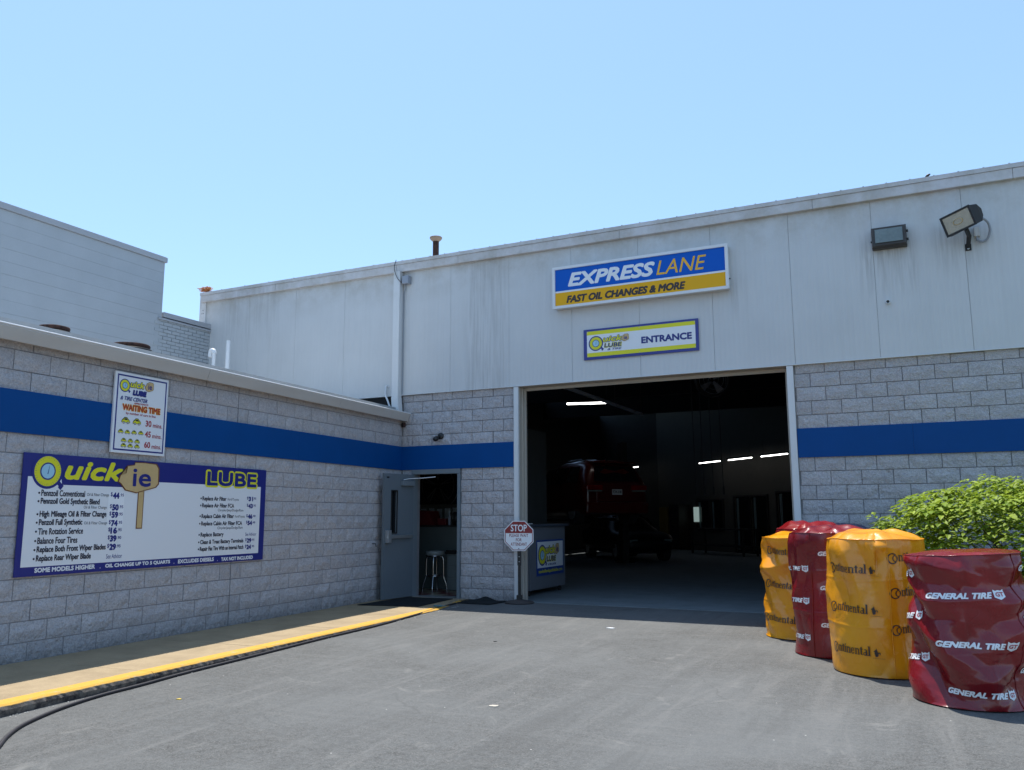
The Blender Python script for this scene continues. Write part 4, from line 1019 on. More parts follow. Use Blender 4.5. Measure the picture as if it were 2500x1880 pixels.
def line(s0, s1, z, s, h=hc, m=M_BLACKT, b=.028): text(mn, s, S(s0), S(s1), Z_(z), Z_(z) + h, m, .003, bold=b)
def bullet(s, z): flat(mn, 'bullet', circ(S(s) , Z_(z) + .032, .011, 10), M_BLACKT, .003)
def price(s0, s1, z, a, c, h=.07):
    w_ = s0 - s1
    text(mn, '$', S(s0), S(s0 - w_ * .14), Z_(z) + h * .3, Z_(z) + h * 1.02, M_NAVY, .0035, bold=.02)
    text(mn, a, S(s0 - w_ * .16), S(s0 - w_ * .66), Z_(z), Z_(z) + h, M_NAVY, .0035, bold=.07)
    text(mn, c, S(s0 - w_ * .68), S(s0 - w_), Z_(z) + h * .38, Z_(z) + h * .85, M_NAVY, .0035, bold=.02)
L_ = [(1.711, 6.694, 'Pennzoil Conventional', 6.67, 6.386, 1.715), (1.628, 6.501, 'Pennzoil Gold Synthetic Blend', 6.699, 6.404, 1.581), (1.499, 6.401, 'High Mileage Oil & Filter Change', 0, 0, 0), (1.416, 6.701, 'Penzoil Full Synthetic', 6.68, 6.384, 1.415), (1.328, 6.684, 'Tire Rotation Service', 0, 0, 0), (1.236, 6.746, 'Balance Four Tires', 0, 0, 0), (1.148, 6.38, 'Replace Both Front Wiper Blades', 0, 0, 0), (1.061, 6.564, 'Replace Rear Wiper Blade', 0, 0, 0)]
for z, e, s, a, b, zz in L_:
    bullet(7.235, z); line(7.212, e, z - (.012 if any(c in s for c in 'gpy') else 0), s, hc * (1.2 if any(c in s for c in 'gpy') else 1))
    if a: line(a, b, zz, 'Oil & Filter Change', .040, M_BLACKT, 0)
for z, a, c in ((1.700, '44', '.95'), (1.571, '50', '.95'), (1.491, '59', '.95'), (1.400, '74', '.95'), (1.320, '16', '.95'), (1.235, '39', '.90'), (1.144, '29', '.95')): price(6.363, 6.183, z, a, c)
line(6.366, 6.154, 1.055, 'See Advisor', .05, M_NAVY, 0)
R__ = [(1.700, 4.536, 'Replace Air Filter', 'Ford/Toyota', 4.51, 4.30, 1.700), (1.614, 4.385, 'Replace Air Filter FCA', 'Chrysler/Jeep/Dodge/Ram', 4.683, 4.203, 1.560), (1.481, 4.38, 'Replace Cabin Air Filter', 'Ford/Toyota', 4.36, 4.171, 1.480), (1.390, 4.217, 'Replace Cabin Air Filter FCA', 'Chrysler/Jeep/Dodge/Ram', 4.677, 4.201, 1.336), (1.253, 4.559, 'Replace Battery', '', 0, 0, 0), (1.162, 4.175, 'Clean & Treat Battery Terminals', '', 0, 0, 0), (1.078, 4.169, 'Repair Flat Tire With an Internal Patch', '', 0, 0, 0)]
for z, e, s, s2, a, b, zz in R__:
    bullet(4.99, z - .004); line(4.967, e, z - .012, s, .068)
    if s2: line(a, b, zz, s2, .042, M_BLACKT, 0)
for z, a, c in ((1.706, '31', '.95'), (1.612, '43', '.95'), (1.473, '46', '.48'), (1.388, '54', '.48'), (1.158, '29', '.95'), (1.073, '24', '.95')): price(4.139, 3.957, z, a, c, .062)
line(4.142, 3.924, 1.249, 'See Advisor', .045, M_NAVY, 0)
for s, a, b, z in (('SOME MODELS HIGHER', 7.218, 6.502, .957), ('.', 6.44, 6.43, .957), ('OIL CHANGE UP TO 5 QUARTS', 6.371, 5.442, .953), ('.', 5.385, 5.375, .953), ('EXCLUDES DIESELS', 5.317, 4.711, .950), ('.', 4.65, 4.64, .948), ('TAX NOT INCLUDED', 4.581, 3.972, .942)):
    text(mn, s, S(a), S(b), Z_(z), Z_(z) + (.048 if len(s) > 1 else .01), M_WHITE, .003, bold=.06)
# waiting time sign
wt = thing('waiting_time_sign', 'tall white WAITING TIME sign with yellow cars above the price menu', 'sign', lframe(6.425, .062, 2.207))
S = lambda s: 6.425 - s
Z_ = lambda z: z - 2.207
lp('panel', MB().box(0, .772, 0, .906, -.022, 0), M_WHITE, wt)
for r in (rect(.028, .748, .028, .045), rect(.028, .748, .862, .879), rect(.028, .045, .0455, .8615), rect(.731, .748, .0455, .8615)): flat(wt, 'border', r, M_NAVY, .0015)
quick_logo(wt, .002, (S(6.292), Z_(2.965), .066), (S(6.219), S(6.015), Z_(2.955), Z_(3.03)), (S(6.174), S(5.98), Z_(2.87), Z_(2.928)), (S(6.344), S(5.959), Z_(2.80), Z_(2.845)), '& TIRE CENTER', (S(6.008), S(5.884), Z_(2.92), Z_(3.05)))
text(wt, 'APPROXIMATE', S(6.147), S(5.941), Z_(2.768), Z_(2.79), M_REDT, .002, bold=.03)
text(wt, 'WAITING TIME', S(6.306), S(5.757), Z_(2.688), Z_(2.758), M_GOLD, .002, bold=.04, grow=.05, name='lettering_outline')
text(wt, 'WAITING TIME', S(6.306), S(5.757), Z_(2.688), Z_(2.758), M_REDT, .0032, bold=.04)
text(wt, 'by number of cars in line', S(6.253), S(5.82), Z_(2.636), Z_(2.672), M_REDT, .002, bold=.02)
for n_, z in (('30', 2.531), ('45', 2.408), ('60', 2.286)):
    text(wt, n_, S(5.964), S(5.876), Z_(z), Z_(z) + .072, M_REDT, .002, bold=.03); text(wt, 'mins.', S(5.853), S(5.712), Z_(z) - .002, Z_(z) + .046, M_REDT, .002, bold=.02)
CARP = [(-.5, -.16), (-.48, .06), (-.28, .12), (-.16, .36), (.14, .36), (.28, .12), (.48, .04), (.5, -.16)]
for (s, z, w_) in ((6.247, 2.567, .108), (6.089, 2.567, .108), (6.306, 2.443, .07), (6.213, 2.441, .07), (6.119, 2.444, .07), (6.023, 2.446, .07), (6.257, 2.347, .07), (6.163, 2.346, .07), (6.067, 2.346, .07), (6.255, 2.29, .07), (6.161, 2.289, .07), (6.065, 2.289, .07)):
    cx, cy = S(s), Z_(z)
    flat(wt, 'car_print', [(cx + x * w_ * 1.1, cy + y * w_ * 1.12) for x, y in CARP], M_BLACKT, .0018)
    flat(wt, 'car_print', [(cx + x * w_ * .96, cy + y * w_ * .9) for x, y in CARP], M_YEL, .0028)
    flat(wt, 'car_print', [(cx + x * w_, cy + y * w_) for x, y in ((-.22, .10), (-.13, .28), (.12, .28), (.22, .10))], M_BLACKT, .0038)
    for q in (-.27, .27): flat(wt, 'car_print', circ(cx + q * w_, cy - .17 * w_, w_ * .13, 10), M_BLACKT, .0042); flat(wt, 'car_print', circ(cx + q * w_, cy - .17 * w_, w_ * .07, 8), M_WHITE, .0052)

# stop sign on a stand
MS = Matrix.Translation((2.43, -.16, .105)) @ Matrix.Rotation(R_(14), 4, 'Z')
ss = thing('stop_sign', 'octagonal STOP please wait for attendant sign on a black stand by the bay', 'sign', MS)
lp('base', MB().lathe([(0, 0), (.235, 0), (.24, .012), (.225, .03), (.12, .05), (.06, .062), (0, .065)], 32), mat('stand_base_rubber', (.05, .042, .04), .8, var=.2), ss)
lp('socket', MB().bev(-.045, .045, -.03, .03, .06, .13, .006), M_BLKMET, ss)
lp('post', MB().bev(-.022, .022, -.016, .016, .13, .60, .003).bev(-.03, .03, -.018, .012, .60, .86, .003), M_BLKMET, ss)
for z in (.66, .74): lp('bolt', MB().lathe([(0, .004), (.008, .004), (.008, 0)], 8, M=frame(Vector((0, -.0185, z)), X, ZV, NF)), M_ALU, ss)
face = link('sign_face', None, None, ss, local=True, M=frame(Vector((0, -.035, 1.075)), X, ZV, NF)); face.empty_display_size = .1
PW[face.name] = MS @ face.matrix_basis
def octo(r): return [(r * math.cos(R_(22.5 + 45 * k)), r * math.sin(R_(22.5 + 45 * k))) for k in range(8)]
RO = .2425 / math.cos(R_(22.5))
lp('plate', MB().poly(octo(RO), -.004, 0), M_WHITE, face)
def clip(P, y0, up):
    o_ = []
    for i in range(len(P)):
        a, b = P[i], P[(i + 1) % len(P)]; ia = (a[1] >= y0) == up; ib = (b[1] >= y0) == up
        if ia: o_.append(a)
        if ia != ib: t_ = (y0 - a[1]) / (b[1] - a[1]); o_.append((a[0] + (b[0] - a[0]) * t_, y0))
    return o_
flat(face, 'red_field', clip(octo(RO * .95), .045, True), M_SIGNRED, .0012)
for A, B in (('border', RO * .95),):
    o_, i_ = clip(octo(RO * .95), .045, False), None
    flat(face, 'border', clip(octo(RO * .95), .043, False), M_SIGNRED, .0012)
    flat(face, 'white_field', clip(octo(RO * .905), .041, False), M_WHITE, .0024)
text(face, 'STOP', -.135, .135, .072, .182, M_WHITE, .0024, bold=.02)
for s, a, z in (('PLEASE WAIT', .158, -.018), ('FOR', .048, -.088), ('ATTENDANT', .135, -.158)): text(face, s, -a, a, z, z + .050, M_SIGNRED, .0036, bold=.012)
for z in (-.205, .205): flat(face, 'screw', circ(0, z, .009, 10), M_BLACK, .0046)

# ================================================================== wall lights, camera
t = thing('wall_pack_light', 'dark bronze rectangular wall light with a glass front', 'wall light', signframe(8.02, -.055, 5.24))
w_, h_ = .455, .305
lp('housing', MB().bev(0, w_, 0, h_, -.01, .10, .012), M_BRONZE, t)
# front: sloped lens frame
vs = [(.0, .0, .10), (w_, .0, .10), (w_, h_, .10), (0, h_, .10), (.015, .02, .175), (w_ - .015, .02, .175), (w_ - .02, h_ - .02, .155), (.02, h_ - .02, .155)]
lp('door_frame', MB().add(vs, [(0, 1, 5, 4), (1, 2, 6, 5), (2, 3, 7, 6), (3, 0, 4, 7), (4, 5, 6, 7)]), M_BRONZE, t)
lp('lens', MB().add([(.05, .055, .1755), (w_ - .05, .055, .1755), (w_ - .05, h_ - .05, .162), (.05, h_ - .05, .162), (.05, .055, .19), (w_ - .05, .055, .19), (w_ - .05, h_ - .05, .172), (.05, h_ - .05, .172)], [(4, 5, 6, 7), (0, 1, 5, 4), (1, 2, 6, 5), (2, 3, 7, 6), (3, 0, 4, 7)]), M_LENS, t)
for y in (.09, .21): lp('hinge', MB().bev(w_, w_ + .022, y - .015, y + .015, .06, .10, .004), M_BLKMET, t)
lp('screw', MB().bev(-.015, 0, .1, .12, .06, .09, .003), M_BLKMET, t)
# floodlight
t = thing('flood_light', 'black tilted flood light on a bracket with looped grey conduit', 'flood light', (9.22, -.05, 5.1))
c0 = Vector((9.145, -.42, 5.395))
Mf = Matrix.Translation(c0) @ Matrix.Rotation(R_(9), 4, 'Y') @ Matrix.Rotation(R_(-14), 4, 'Z') @ Matrix.Rotation(R_(26), 4, 'X') 
Mf = Matrix.Translation(c0) @ Matrix.Rotation(R_(-34), 4, 'Z') @ Matrix.Rotation(R_(-9), 4, 'Y') @ Matrix.Rotation(R_(16), 4, 'X')
hw_, hh = .205, .135
vs = [(-hw_, -.08, -hh), (hw_, -.08, -hh), (hw_, -.08, hh), (-hw_, -.08, hh), (-hw_ + .0, .03, -hh), (hw_, .10, -hh * .8), (hw_, .12, hh), (-hw_, .12, hh), (-hw_ * .95, .20, -hh * .2), (hw_ * .95, .20, -hh * .2), (hw_ * .95, .22, hh * .5), (-hw_ * .95, .22, hh * .5)]
mb = MB().add([Mf @ Vector(v) for v in vs], [(0, 1, 5, 4), (1, 2, 6, 5), (2, 3, 7, 6), (3, 0, 4, 7), (4, 5, 9, 8), (5, 6, 10, 9), (6, 7, 11, 10), (7, 4, 8, 11), (8, 9, 10, 11)])
part('housing', mb, M_BLKMET, t)
mb = MB()
for a in ((-hw_ - .006, hw_ + .006, -.095, -.08, -hh - .006, -hh + .02), (-hw_ - .006, hw_ + .006, -.095, -.08, hh - .02, hh + .006), (-hw_ - .006, -hw_ + .02, -.095, -.08, -hh + .0205, hh - .0205), (hw_ - .02, hw_ + .006, -.095, -.08, -hh + .0205, hh - .0205)): mb.box(*a, M=Mf)
part('front_frame', mb, M_BLACK, t)
part('lens', MB().box(-hw_ + .02, hw_ - .02, -.086, -.082, -hh + .02, hh - .02, M=Mf), M_REFL, t)
part('bulb', MB().lathe([(.065, 0), (.07, .003), (.06, .004)], 20, M=Mf @ Matrix.Translation((0, -.088, 0)) @ Matrix.Rotation(R_(90), 4, 'X') @ Matrix.Diagonal((1, .6, 1, 1))), M_TAN, t)
part('bracket', MB().tube([c0 + Vector((.05, .05, -.10)), Vector((9.235, -.2, 5.24)), Vector((9.22, -.06, 5.12))], [.03, .03, .026], 4, smooth=False), M_BLKMET, t)
part('mount_plate', MB().bev(9.185, 9.26, -.062, -.047, 5.075, 5.17, .003), M_BLKMET, t)
part('bolt', MB().lathe([(0, .006), (.014, .006), (.014, 0)], 10, M=frame(Vector((9.222, -.063, 5.10)), X, ZV, NF)), M_ALU, t)
part('conduit_box', MB().bev(9.30, 9.375, -.12, -.047, 5.25, 5.375, .006), M_TRIM, t)
part('conduit', MB().tube(smooth_curve([(9.335, -.09, 5.25), (9.34, -.09, 5.20), (9.40, -.1, 5.165), (9.46, -.12, 5.20), (9.49, -.16, 5.30), (9.47, -.2, 5.39), (9.41, -.26, 5.44), (9.33, -.33, 5.45)]), .016, 10), M_CONDUIT, t)
# pipe stub
mb = MB(); Mst = frame(Vector((8.172, -.047, 4.47)), X, ZV, NF)
mb.lathe([(.028, 0), (.028, .055), (.022, .055), (.022, .01), (0, .01)], 18, M=Mst)
t = link('pipe_stub', mb.mesh('stub'), M_PVC); link('dark_bore_disc', MB().lathe([(.0221, .045), (0, .045)], 18, M=Mst).mesh('dark_bore_disc'), M_BLACK, t, local=True); tag(t, 'short open white pipe stub poking from the metal wall under the wall light', 'pipe')  # black disc paints the darkness inside the open pipe
t2 = thing('motion_sensor_light', 'small black round sensor light on the block wall above the office door', 'wall light', (.82, -.03, 2.87))
part('mount', MB().lathe([(0, .03), (.045, .03), (.06, .015), (.06, 0)], 18, M=frame(Vector((.835, -.012, 2.90)), X, ZV, NF)), M_BLACK, t2)
part('head', MB().lathe([(0, .10), (.032, .095), (.045, .07), (.045, .02), (.03, 0), (0, 0)], 16, M=Matrix.Translation((.80, -.06, 2.87)) @ Matrix.Rotation(R_(115), 4, 'X') @ Matrix.Rotation(R_(-18), 4, 'Y')), M_BLACK, t2)
o = link('door_stop_hook', MB().tube([LW(.95, .02, 1.05), LW(.95, .09, 1.05), LW(.95, .10, 1.0)], .008, 6).mesh('hook'), M_BLKMET); tag(o, 'small dark hook on the block wall beside the open door edge', 'hook')

# ================================================================== ground things
hp = [(3.6, -9.6), (3.2, -9.32), (2.99, -9.10), (2.76, -8.88), (2.56, -8.62), (2.36, -8.2), (2.235, -7.75), (2.19, -7.3), (2.12, -6.75), (2.065, -5.8), (1.985, -4.6), (1.935, -3.5), (1.80, -2.4), (1.70, -1.75), (1.60, -1.15), (1.55, -.7)]
pts = smooth_curve([(x_, y_, agz(x_, y_) + .021) for x_, y_ in hp], 10)
pts = [Vector((p.x, p.y, agz(p.x, p.y) + .014)) for p in pts]
t = link('rubber_hose', MB().tube(pts, .0135, 10).mesh('hose'), M_HOSE); tag(t, 'long black rubber hose lying along the yellow kerb', 'hose')
def mat_mesh(corners, z, t_, bumpf=None, n=18):
    c = [Vector((x, y, 0)) for x, y in corners]; vs = []
    for j in range(n + 1):
        for i in range(n + 1):
            u, v = i / n, j / n; p = (c[0] * (1 - u) + c[3] * u) * (1 - v) + (c[1] * (1 - u) + c[2] * u) * v
            h = z + t_ + (bumpf(u, v) if bumpf else 0); vs.append((p.x, p.y, h))
    m_ = n + 1; fs = [(j * m_ + i, j * m_ + i + 1, (j + 1) * m_ + i + 1, (j + 1) * m_ + i) for j in range(n) for i in range(n)]
    mb = MB().add(vs, fs, True); ring = [i for i in range(m_)] + [m_ * j + n for j in range(1, m_)] + [n * m_ + i for i in range(n - 1, -1, -1)] + [m_ * j for j in range(n - 1, 0, -1)]
    mb.add([vs[r] for r in ring] + [(vs[r][0], vs[r][1], z) for r in ring], [(k, (k + 1) % len(ring), len(ring) + (k + 1) % len(ring), len(ring) + k) for k in range(len(ring))])
    return mb
t = link('door_mat', mat_mesh([(.30, -1.62), (.34, -.22), (1.18, -.14), (1.30, -1.42)], .122, .010, lambda u, v: .004 * noise.noise(Vector((u * 4, v * 4, 0)))).mesh('mat'), M_MAT)
tag(t, 'flat black rubber door mat in front of the open office doorway', 'mat')
t = link('crumpled_mat', mat_mesh([(1.36, -.60), (1.42, -.05), (2.16, -.03), (2.12, -.62)], .109, .012, lambda u, v: .055 * math.exp(-((u - .45) / .16) ** 2) * max(0, v - .45) * 1.9 + .01 * noise.noise(Vector((u * 6, v * 6, 7)))).mesh('mat'), M_MAT)
tag(t, 'crumpled black mat bunched up against the block pier left of the stop sign', 'mat')
random.seed(9); bm = MB()
for k in range(5):
    pts = [Vector((1.60 + random.uniform(-.10, .10), -1.30 + random.uniform(-.05, .05), .13 + random.uniform(0, .02))) for _ in range(5)]
    bm.tube(smooth_curve(pts, 4), .006, 5)
t = link('teal_string', bm.mesh('string'), mat('teal_cloth', (.10, .20, .22), .9)); tag(t, 'small tangle of teal string lying at the end of the yellow kerb', 'string')
# litter and grit along the kerb
random.seed(14); g = MB()
for k in range(260):
    s = random.uniform(1, 12); p = LW(s, 1.67 + abs(random.gauss(0, .035)), 0); r = random.uniform(.003, .011) * (1 if random.random() < .9 else 1.6)
    z = agz(p.x, p.y) + r * .3; q = [Vector((p.x + r * random.uniform(.5, 1.2) * a, p.y + r * random.uniform(.5, 1.2) * b, z + r * .6 * c)) for a, b, c in ((1, 0, 0), (-.5, .8, 0), (-.5, -.8, 0), (0, 0, 1))]
    g.add(q, [(0, 1, 3), (1, 2, 3), (2, 0, 3), (0, 2, 1)])
t = link('kerb_grit', g.mesh('grit'), mat('pale_grit', (.55, .52, .46), .9)); t['kind'] = 'stuff'; t['label'] = 'pale grit scattered along the kerb foot'; t['category'] = 'grit'
for (x_, y_, lab, m_, r) in ((2.90, -7.55, 'small yellow paint chip on the asphalt near the hose', mat('faded_yellow_chip', (.5, .36, .06), .8), .028), (4.75, -2.35, 'white paper scrap on the asphalt in front of the bay', M_WHITE, .05), (5.35, -6.75, 'flat pale cardboard scrap in the middle of the asphalt', mat('scrap_tan', (.42, .38, .32), .9), .05), (3.9, -3.9, 'tiny dark stone on the asphalt between kerb and bay', M_BLACK, .025)):
    rnd = random.Random(int(x_ * 100)); P = [(x_ + r * rnd.uniform(.6, 1.2) * math.cos(a), y_ + r * rnd.uniform(.4, 1) * math.sin(a)) for a in [k * 1.05 for k in range(6)]]
    o = link('ground_scrap', MB().poly(P, agz(x_, y_) - .004, agz(x_, y_) + .006).mesh('scrap'), m_); tag(o, lab, 'litter')

# ================================================================== tyre covers
def ridge(p, f, sd): return 1 - 2 * abs(noise.noise(p * f + Vector((sd, sd * 2.1, -sd))))
def crump(p, f, sd):
    d, _ = noise.voronoi(p * f + Vector((sd * 3.3, sd, sd * 1.7))); return d[0]
class Cover:
    def __init__(s, cx, cy, R, H, rot, sd, amp, fx, fz, dents=(), sag=.02, hem=0, tilt=0):
        s.c = Vector((cx, cy, 0)); s.R = R; s.H = H; s.rot = rot; s.sd = sd; s.amp = amp; s.fx = fx; s.fz = fz; s.dents = dents; s.sag = sag; s.tilt = tilt
        s.g = agz(cx, cy - R)
        rr = random.Random(int(sd * 10)); s.K = []
        for k in range(5):
            f = rr.uniform(1.3, 3.0) if k < 3 else rr.uniform(3.2, 5.5); a = rr.uniform(0, 6.28); e = rr.uniform(-.5, .5) if fz < .8 else rr.uniform(.4, 1.4) * rr.choice((-1, 1))
            s.K.append((f * math.cos(a) * math.cos(e), f * math.sin(a) * math.cos(e), f * math.sin(e), .034 if k < 3 else .015))
    def side(s, th, t):
        """th: angle (0 = toward the camera, + to the right); t 0..1 bottom to seam"""
        z = t * s.H; cyl = Vector((math.sin(th) * s.R * s.fx, -math.cos(th) * s.R * s.fx, z * s.fz))
        free = min(1, math.sin(math.pi * min(1, max(0, t))) ** .5 * 1.15)
        P3 = Vector((math.sin(th) * s.R, -math.cos(th) * s.R, z)); wv = .12 * noise.noise(P3 * 1.9 + Vector((s.sd, 0, 0)))
        d = 0
        for k, (kx, ky, kz, am) in enumerate(s.K):
            q = P3.x * kx + P3.y * ky + P3.z * kz + k * .37 + s.sd + wv * (2.2 + k)
            m_ = .3 + 1.6 * max(0, .35 + noise.noise(P3 * 2.1 + Vector((k * 5.1, s.sd, 3))))
            d += am * m_ * (abs((q % 1) - .5) * 4 - 1) * .5
        d = d * free * s.amp / .03 - .3 * s.amp * free
        d += s.amp * .55 * (.5 - crump(cyl, 3.4, s.sd)) * free
        d += .004 * noise.noise(P3 * 9 + Vector((0, 0, s.sd))) * free
        r = s.R * (1 + .015 * math.cos(2 * (th + s.sd))) + d
        # creases left from when the sheet was folded in its packet
        for zf in (.36, .70): r += .0035 * math.exp(-((z - zf * s.H - .01 * math.sin(th * 3)) / .009) ** 2)
        for tf in (-1.1, -.32, .55, 1.35): r += .004 * math.exp(-((th - tf + s.sd * .02) / .016) ** 2)
        # hanging swag folds just under the seam
        sw_ = math.exp(-((1 - t) * s.H / .10)); r += .018 * sw_ * abs(math.sin(th * 5 + s.sd * 3 + 2 * noise.noise(Vector((th * 2, s.sd, 0)))))
        r -= s.R * .055 * max(0, (t - .90) / .10) ** 2
        for (dt, dz, wt_, wz, a) in s.dents:
            q = ((th - dt) / wt_) ** 2 + ((z - dz) / wz) ** 2
            r += a * math.exp(-q)
        zt = s.g + .012 + z + s.tilt * math.sin(th) * t + .012 * t * noise.noise(Vector((th * 1.7, s.sd, 9)))
        a = th + s.rot
        return s.c + Vector((math.sin(a) * r, -math.cos(a) * r, zt))
    def build(s, name, label, m, group, dome=.05, topamp=1):
        T_ = thing(name, label, 'tire cover', (s.c.x, s.c.y, s.g), group=group)
        NT_, NZ = 240, 130; vs = []
        for j in range(NZ + 1):
            for i in range(NT_): vs.append(s.side(2 * math.pi * i / NT_, j / NZ))
        s.grid = (NT_, NZ, vs)
        fs = [(j * NT_ + i, j * NT_ + (i + 1) % NT_, (j + 1) * NT_ + (i + 1) % NT_, (j + 1) * NT_ + i) for j in range(NZ) for i in range(NT_)]
        part('cover_side', MB().add(vs, fs, True), m, T_)
        NR = 26; top = []
        rim = [s.side(2 * math.pi * i / NT_, 1) for i in range(NT_)]
        cen = Vector((s.c.x, s.c.y, sum(r.z for r in rim) / NT_))
        for k in range(NR):
            q = k / NR
            for i in range(NT_):
                p = rim[i].lerp(cen, q); e = min(1, q * 4)
                h = dome * (1 - (1 - q) ** 3) + s.sag * topamp * e * (ridge(Vector((p.x, p.y, s.sd)), 3.2, s.sd) - .2 + .8 * noise.noise(Vector((p.x * 6, p.y * 6, s.sd)))) 
                if k == 0: h = .0
                top.append(p + ZV * h)
        top.append(cen + ZV * (dome + s.sag * topamp * .3))
        fs = [(k * NT_ + i, k * NT_ + (i + 1) % NT_, (k + 1) * NT_ + (i + 1) % NT_, (k + 1) * NT_ + i) for k in range(NR - 1) for i in range(NT_)]
        fs += [((NR - 1) * NT_ + i, (NR - 1) * NT_ + (i + 1) % NT_, len(top) - 1) for i in range(NT_)]
        part('cover_top', MB().add(top, fs, True), m, T_)
        # welded seam round the rim and down the side
        sp = [s.side(2 * math.pi * i / NT_, 1) + (s.side(2 * math.pi * i / NT_, 1) - s.c).normalized() * .002 for i in range(NT_ + 1)]
        part('rim_seam', MB().tube(sp, .0045, 6, caps=False), m, T_)
        for i in range(3):
            o_ = (s.H * .28 * i) + .14
            part('tyre', MB().lathe([(s.R * .45, -.09), (s.R * .66, -.11), (s.R * .74, -.06), (s.R * .74, .06), (s.R * .66, .11), (s.R * .45, .09)], 24, M=Matrix.Translation((s.c.x, s.c.y, s.g + .12 + i * (s.H - .24) / 2))), M_TYRE, T_)
        return T_
    def surf(s, th, t):
        n, m_, V = s.grid; a = (th / (2 * math.pi)) % 1 * n; b = min(max(t, 0), 1) * m_; i, j = int(a), min(int(b), m_ - 1); u, v = a - i, b - j
        p, q = V[j * n + i % n], V[j * n + (i + 1) % n]; r, w = V[(j + 1) * n + i % n], V[(j + 1) * n + (i + 1) % n]
        return (p * (1 - u) + q * u) * (1 - v) + (r * (1 - u) + w * u) * v
    def seam(s, T_, th, m):
        pts = [s.side(th, k / 60) for k in range(61)]; pts = [p + (Vector((p.x, p.y, 0)) - Vector((s.c.x, s.c.y, 0))).normalized() * .002 for p in pts]
        part('side_seam', MB().tube(pts, .005, 5), m, T_)
    def decal(s, T_, polys, m, th0, z0, w, h, tilt=0, name='logo', off=.0045):
        """polys: (verts Nx2 in 0..1 box, faces); wraps them on the cover around angle th0"""
        bm = bmesh.new()
        for ip, (V, F) in enumerate(polys):
            bv = [bm.verts.new((x * w, y * h, ip * 1e-4)) for x, y in V]
            for f in F:
                try: bm.faces.new([bv[i] for i in f])
                except ValueError: pass
        bmesh.ops.triangulate(bm, faces=bm.faces)
        for _ in range(6):
            ee = [e for e in bm.edges if e.calc_length() > .010]
            if not ee: break
            bmesh.ops.subdivide_edges(bm, edges=ee, cuts=1)
            bmesh.ops.triangulate(bm, faces=bm.faces)
        vs = []; bm.verts.index_update()
        for v in bm.verts:
            x, y = v.co.x - w / 2, v.co.y - h / 2; x, y = x * math.cos(tilt) - y * math.sin(tilt), x * math.sin(tilt) + y * math.cos(tilt)
            th = th0 + x / s.R; t = max(.005, min(.995, (z0 + y) / s.H))
            p = s.surf(th, t); a = s.surf(th + .02, t) - s.surf(th - .02, t); b = s.surf(th, min(1, t + .008)) - s.surf(th, max(0, t - .008))
            n = a.cross(b).normalized(); rad = Vector((p.x - s.c.x, p.y - s.c.y, 0)).normalized()
            if n.dot(rad) < 0: n = -n
            vs.append(p + (n * .5 + rad * .5).normalized() * (off + v.co.z * 2))
        fs = [[v.index for v in f.verts] for f in bm.faces]; bm.free()
        part(name, MB().add(vs, fs), m, T_)
def tpoly(s, x0, x1, y0, y1, bold=0, shear=0, space=1):
    a, fs = text_mesh(s, bold, shear, space, 2); lo, hi = a.min(0), a.max(0)
    return [(x0 + (p[0] - lo[0]) / (hi[0] - lo[0]) * (x1 - x0), y0 + (p[1] - lo[1]) / (hi[1] - lo[1]) * (y1 - y0)) for p in a], fs
def P_(pts): return (pts, [tuple(range(len(pts)))])
def strip(o, i): n = len(o); return (o + i, [(k, k + 1, n + k + 1, n + k) for k in range(n - 1)])
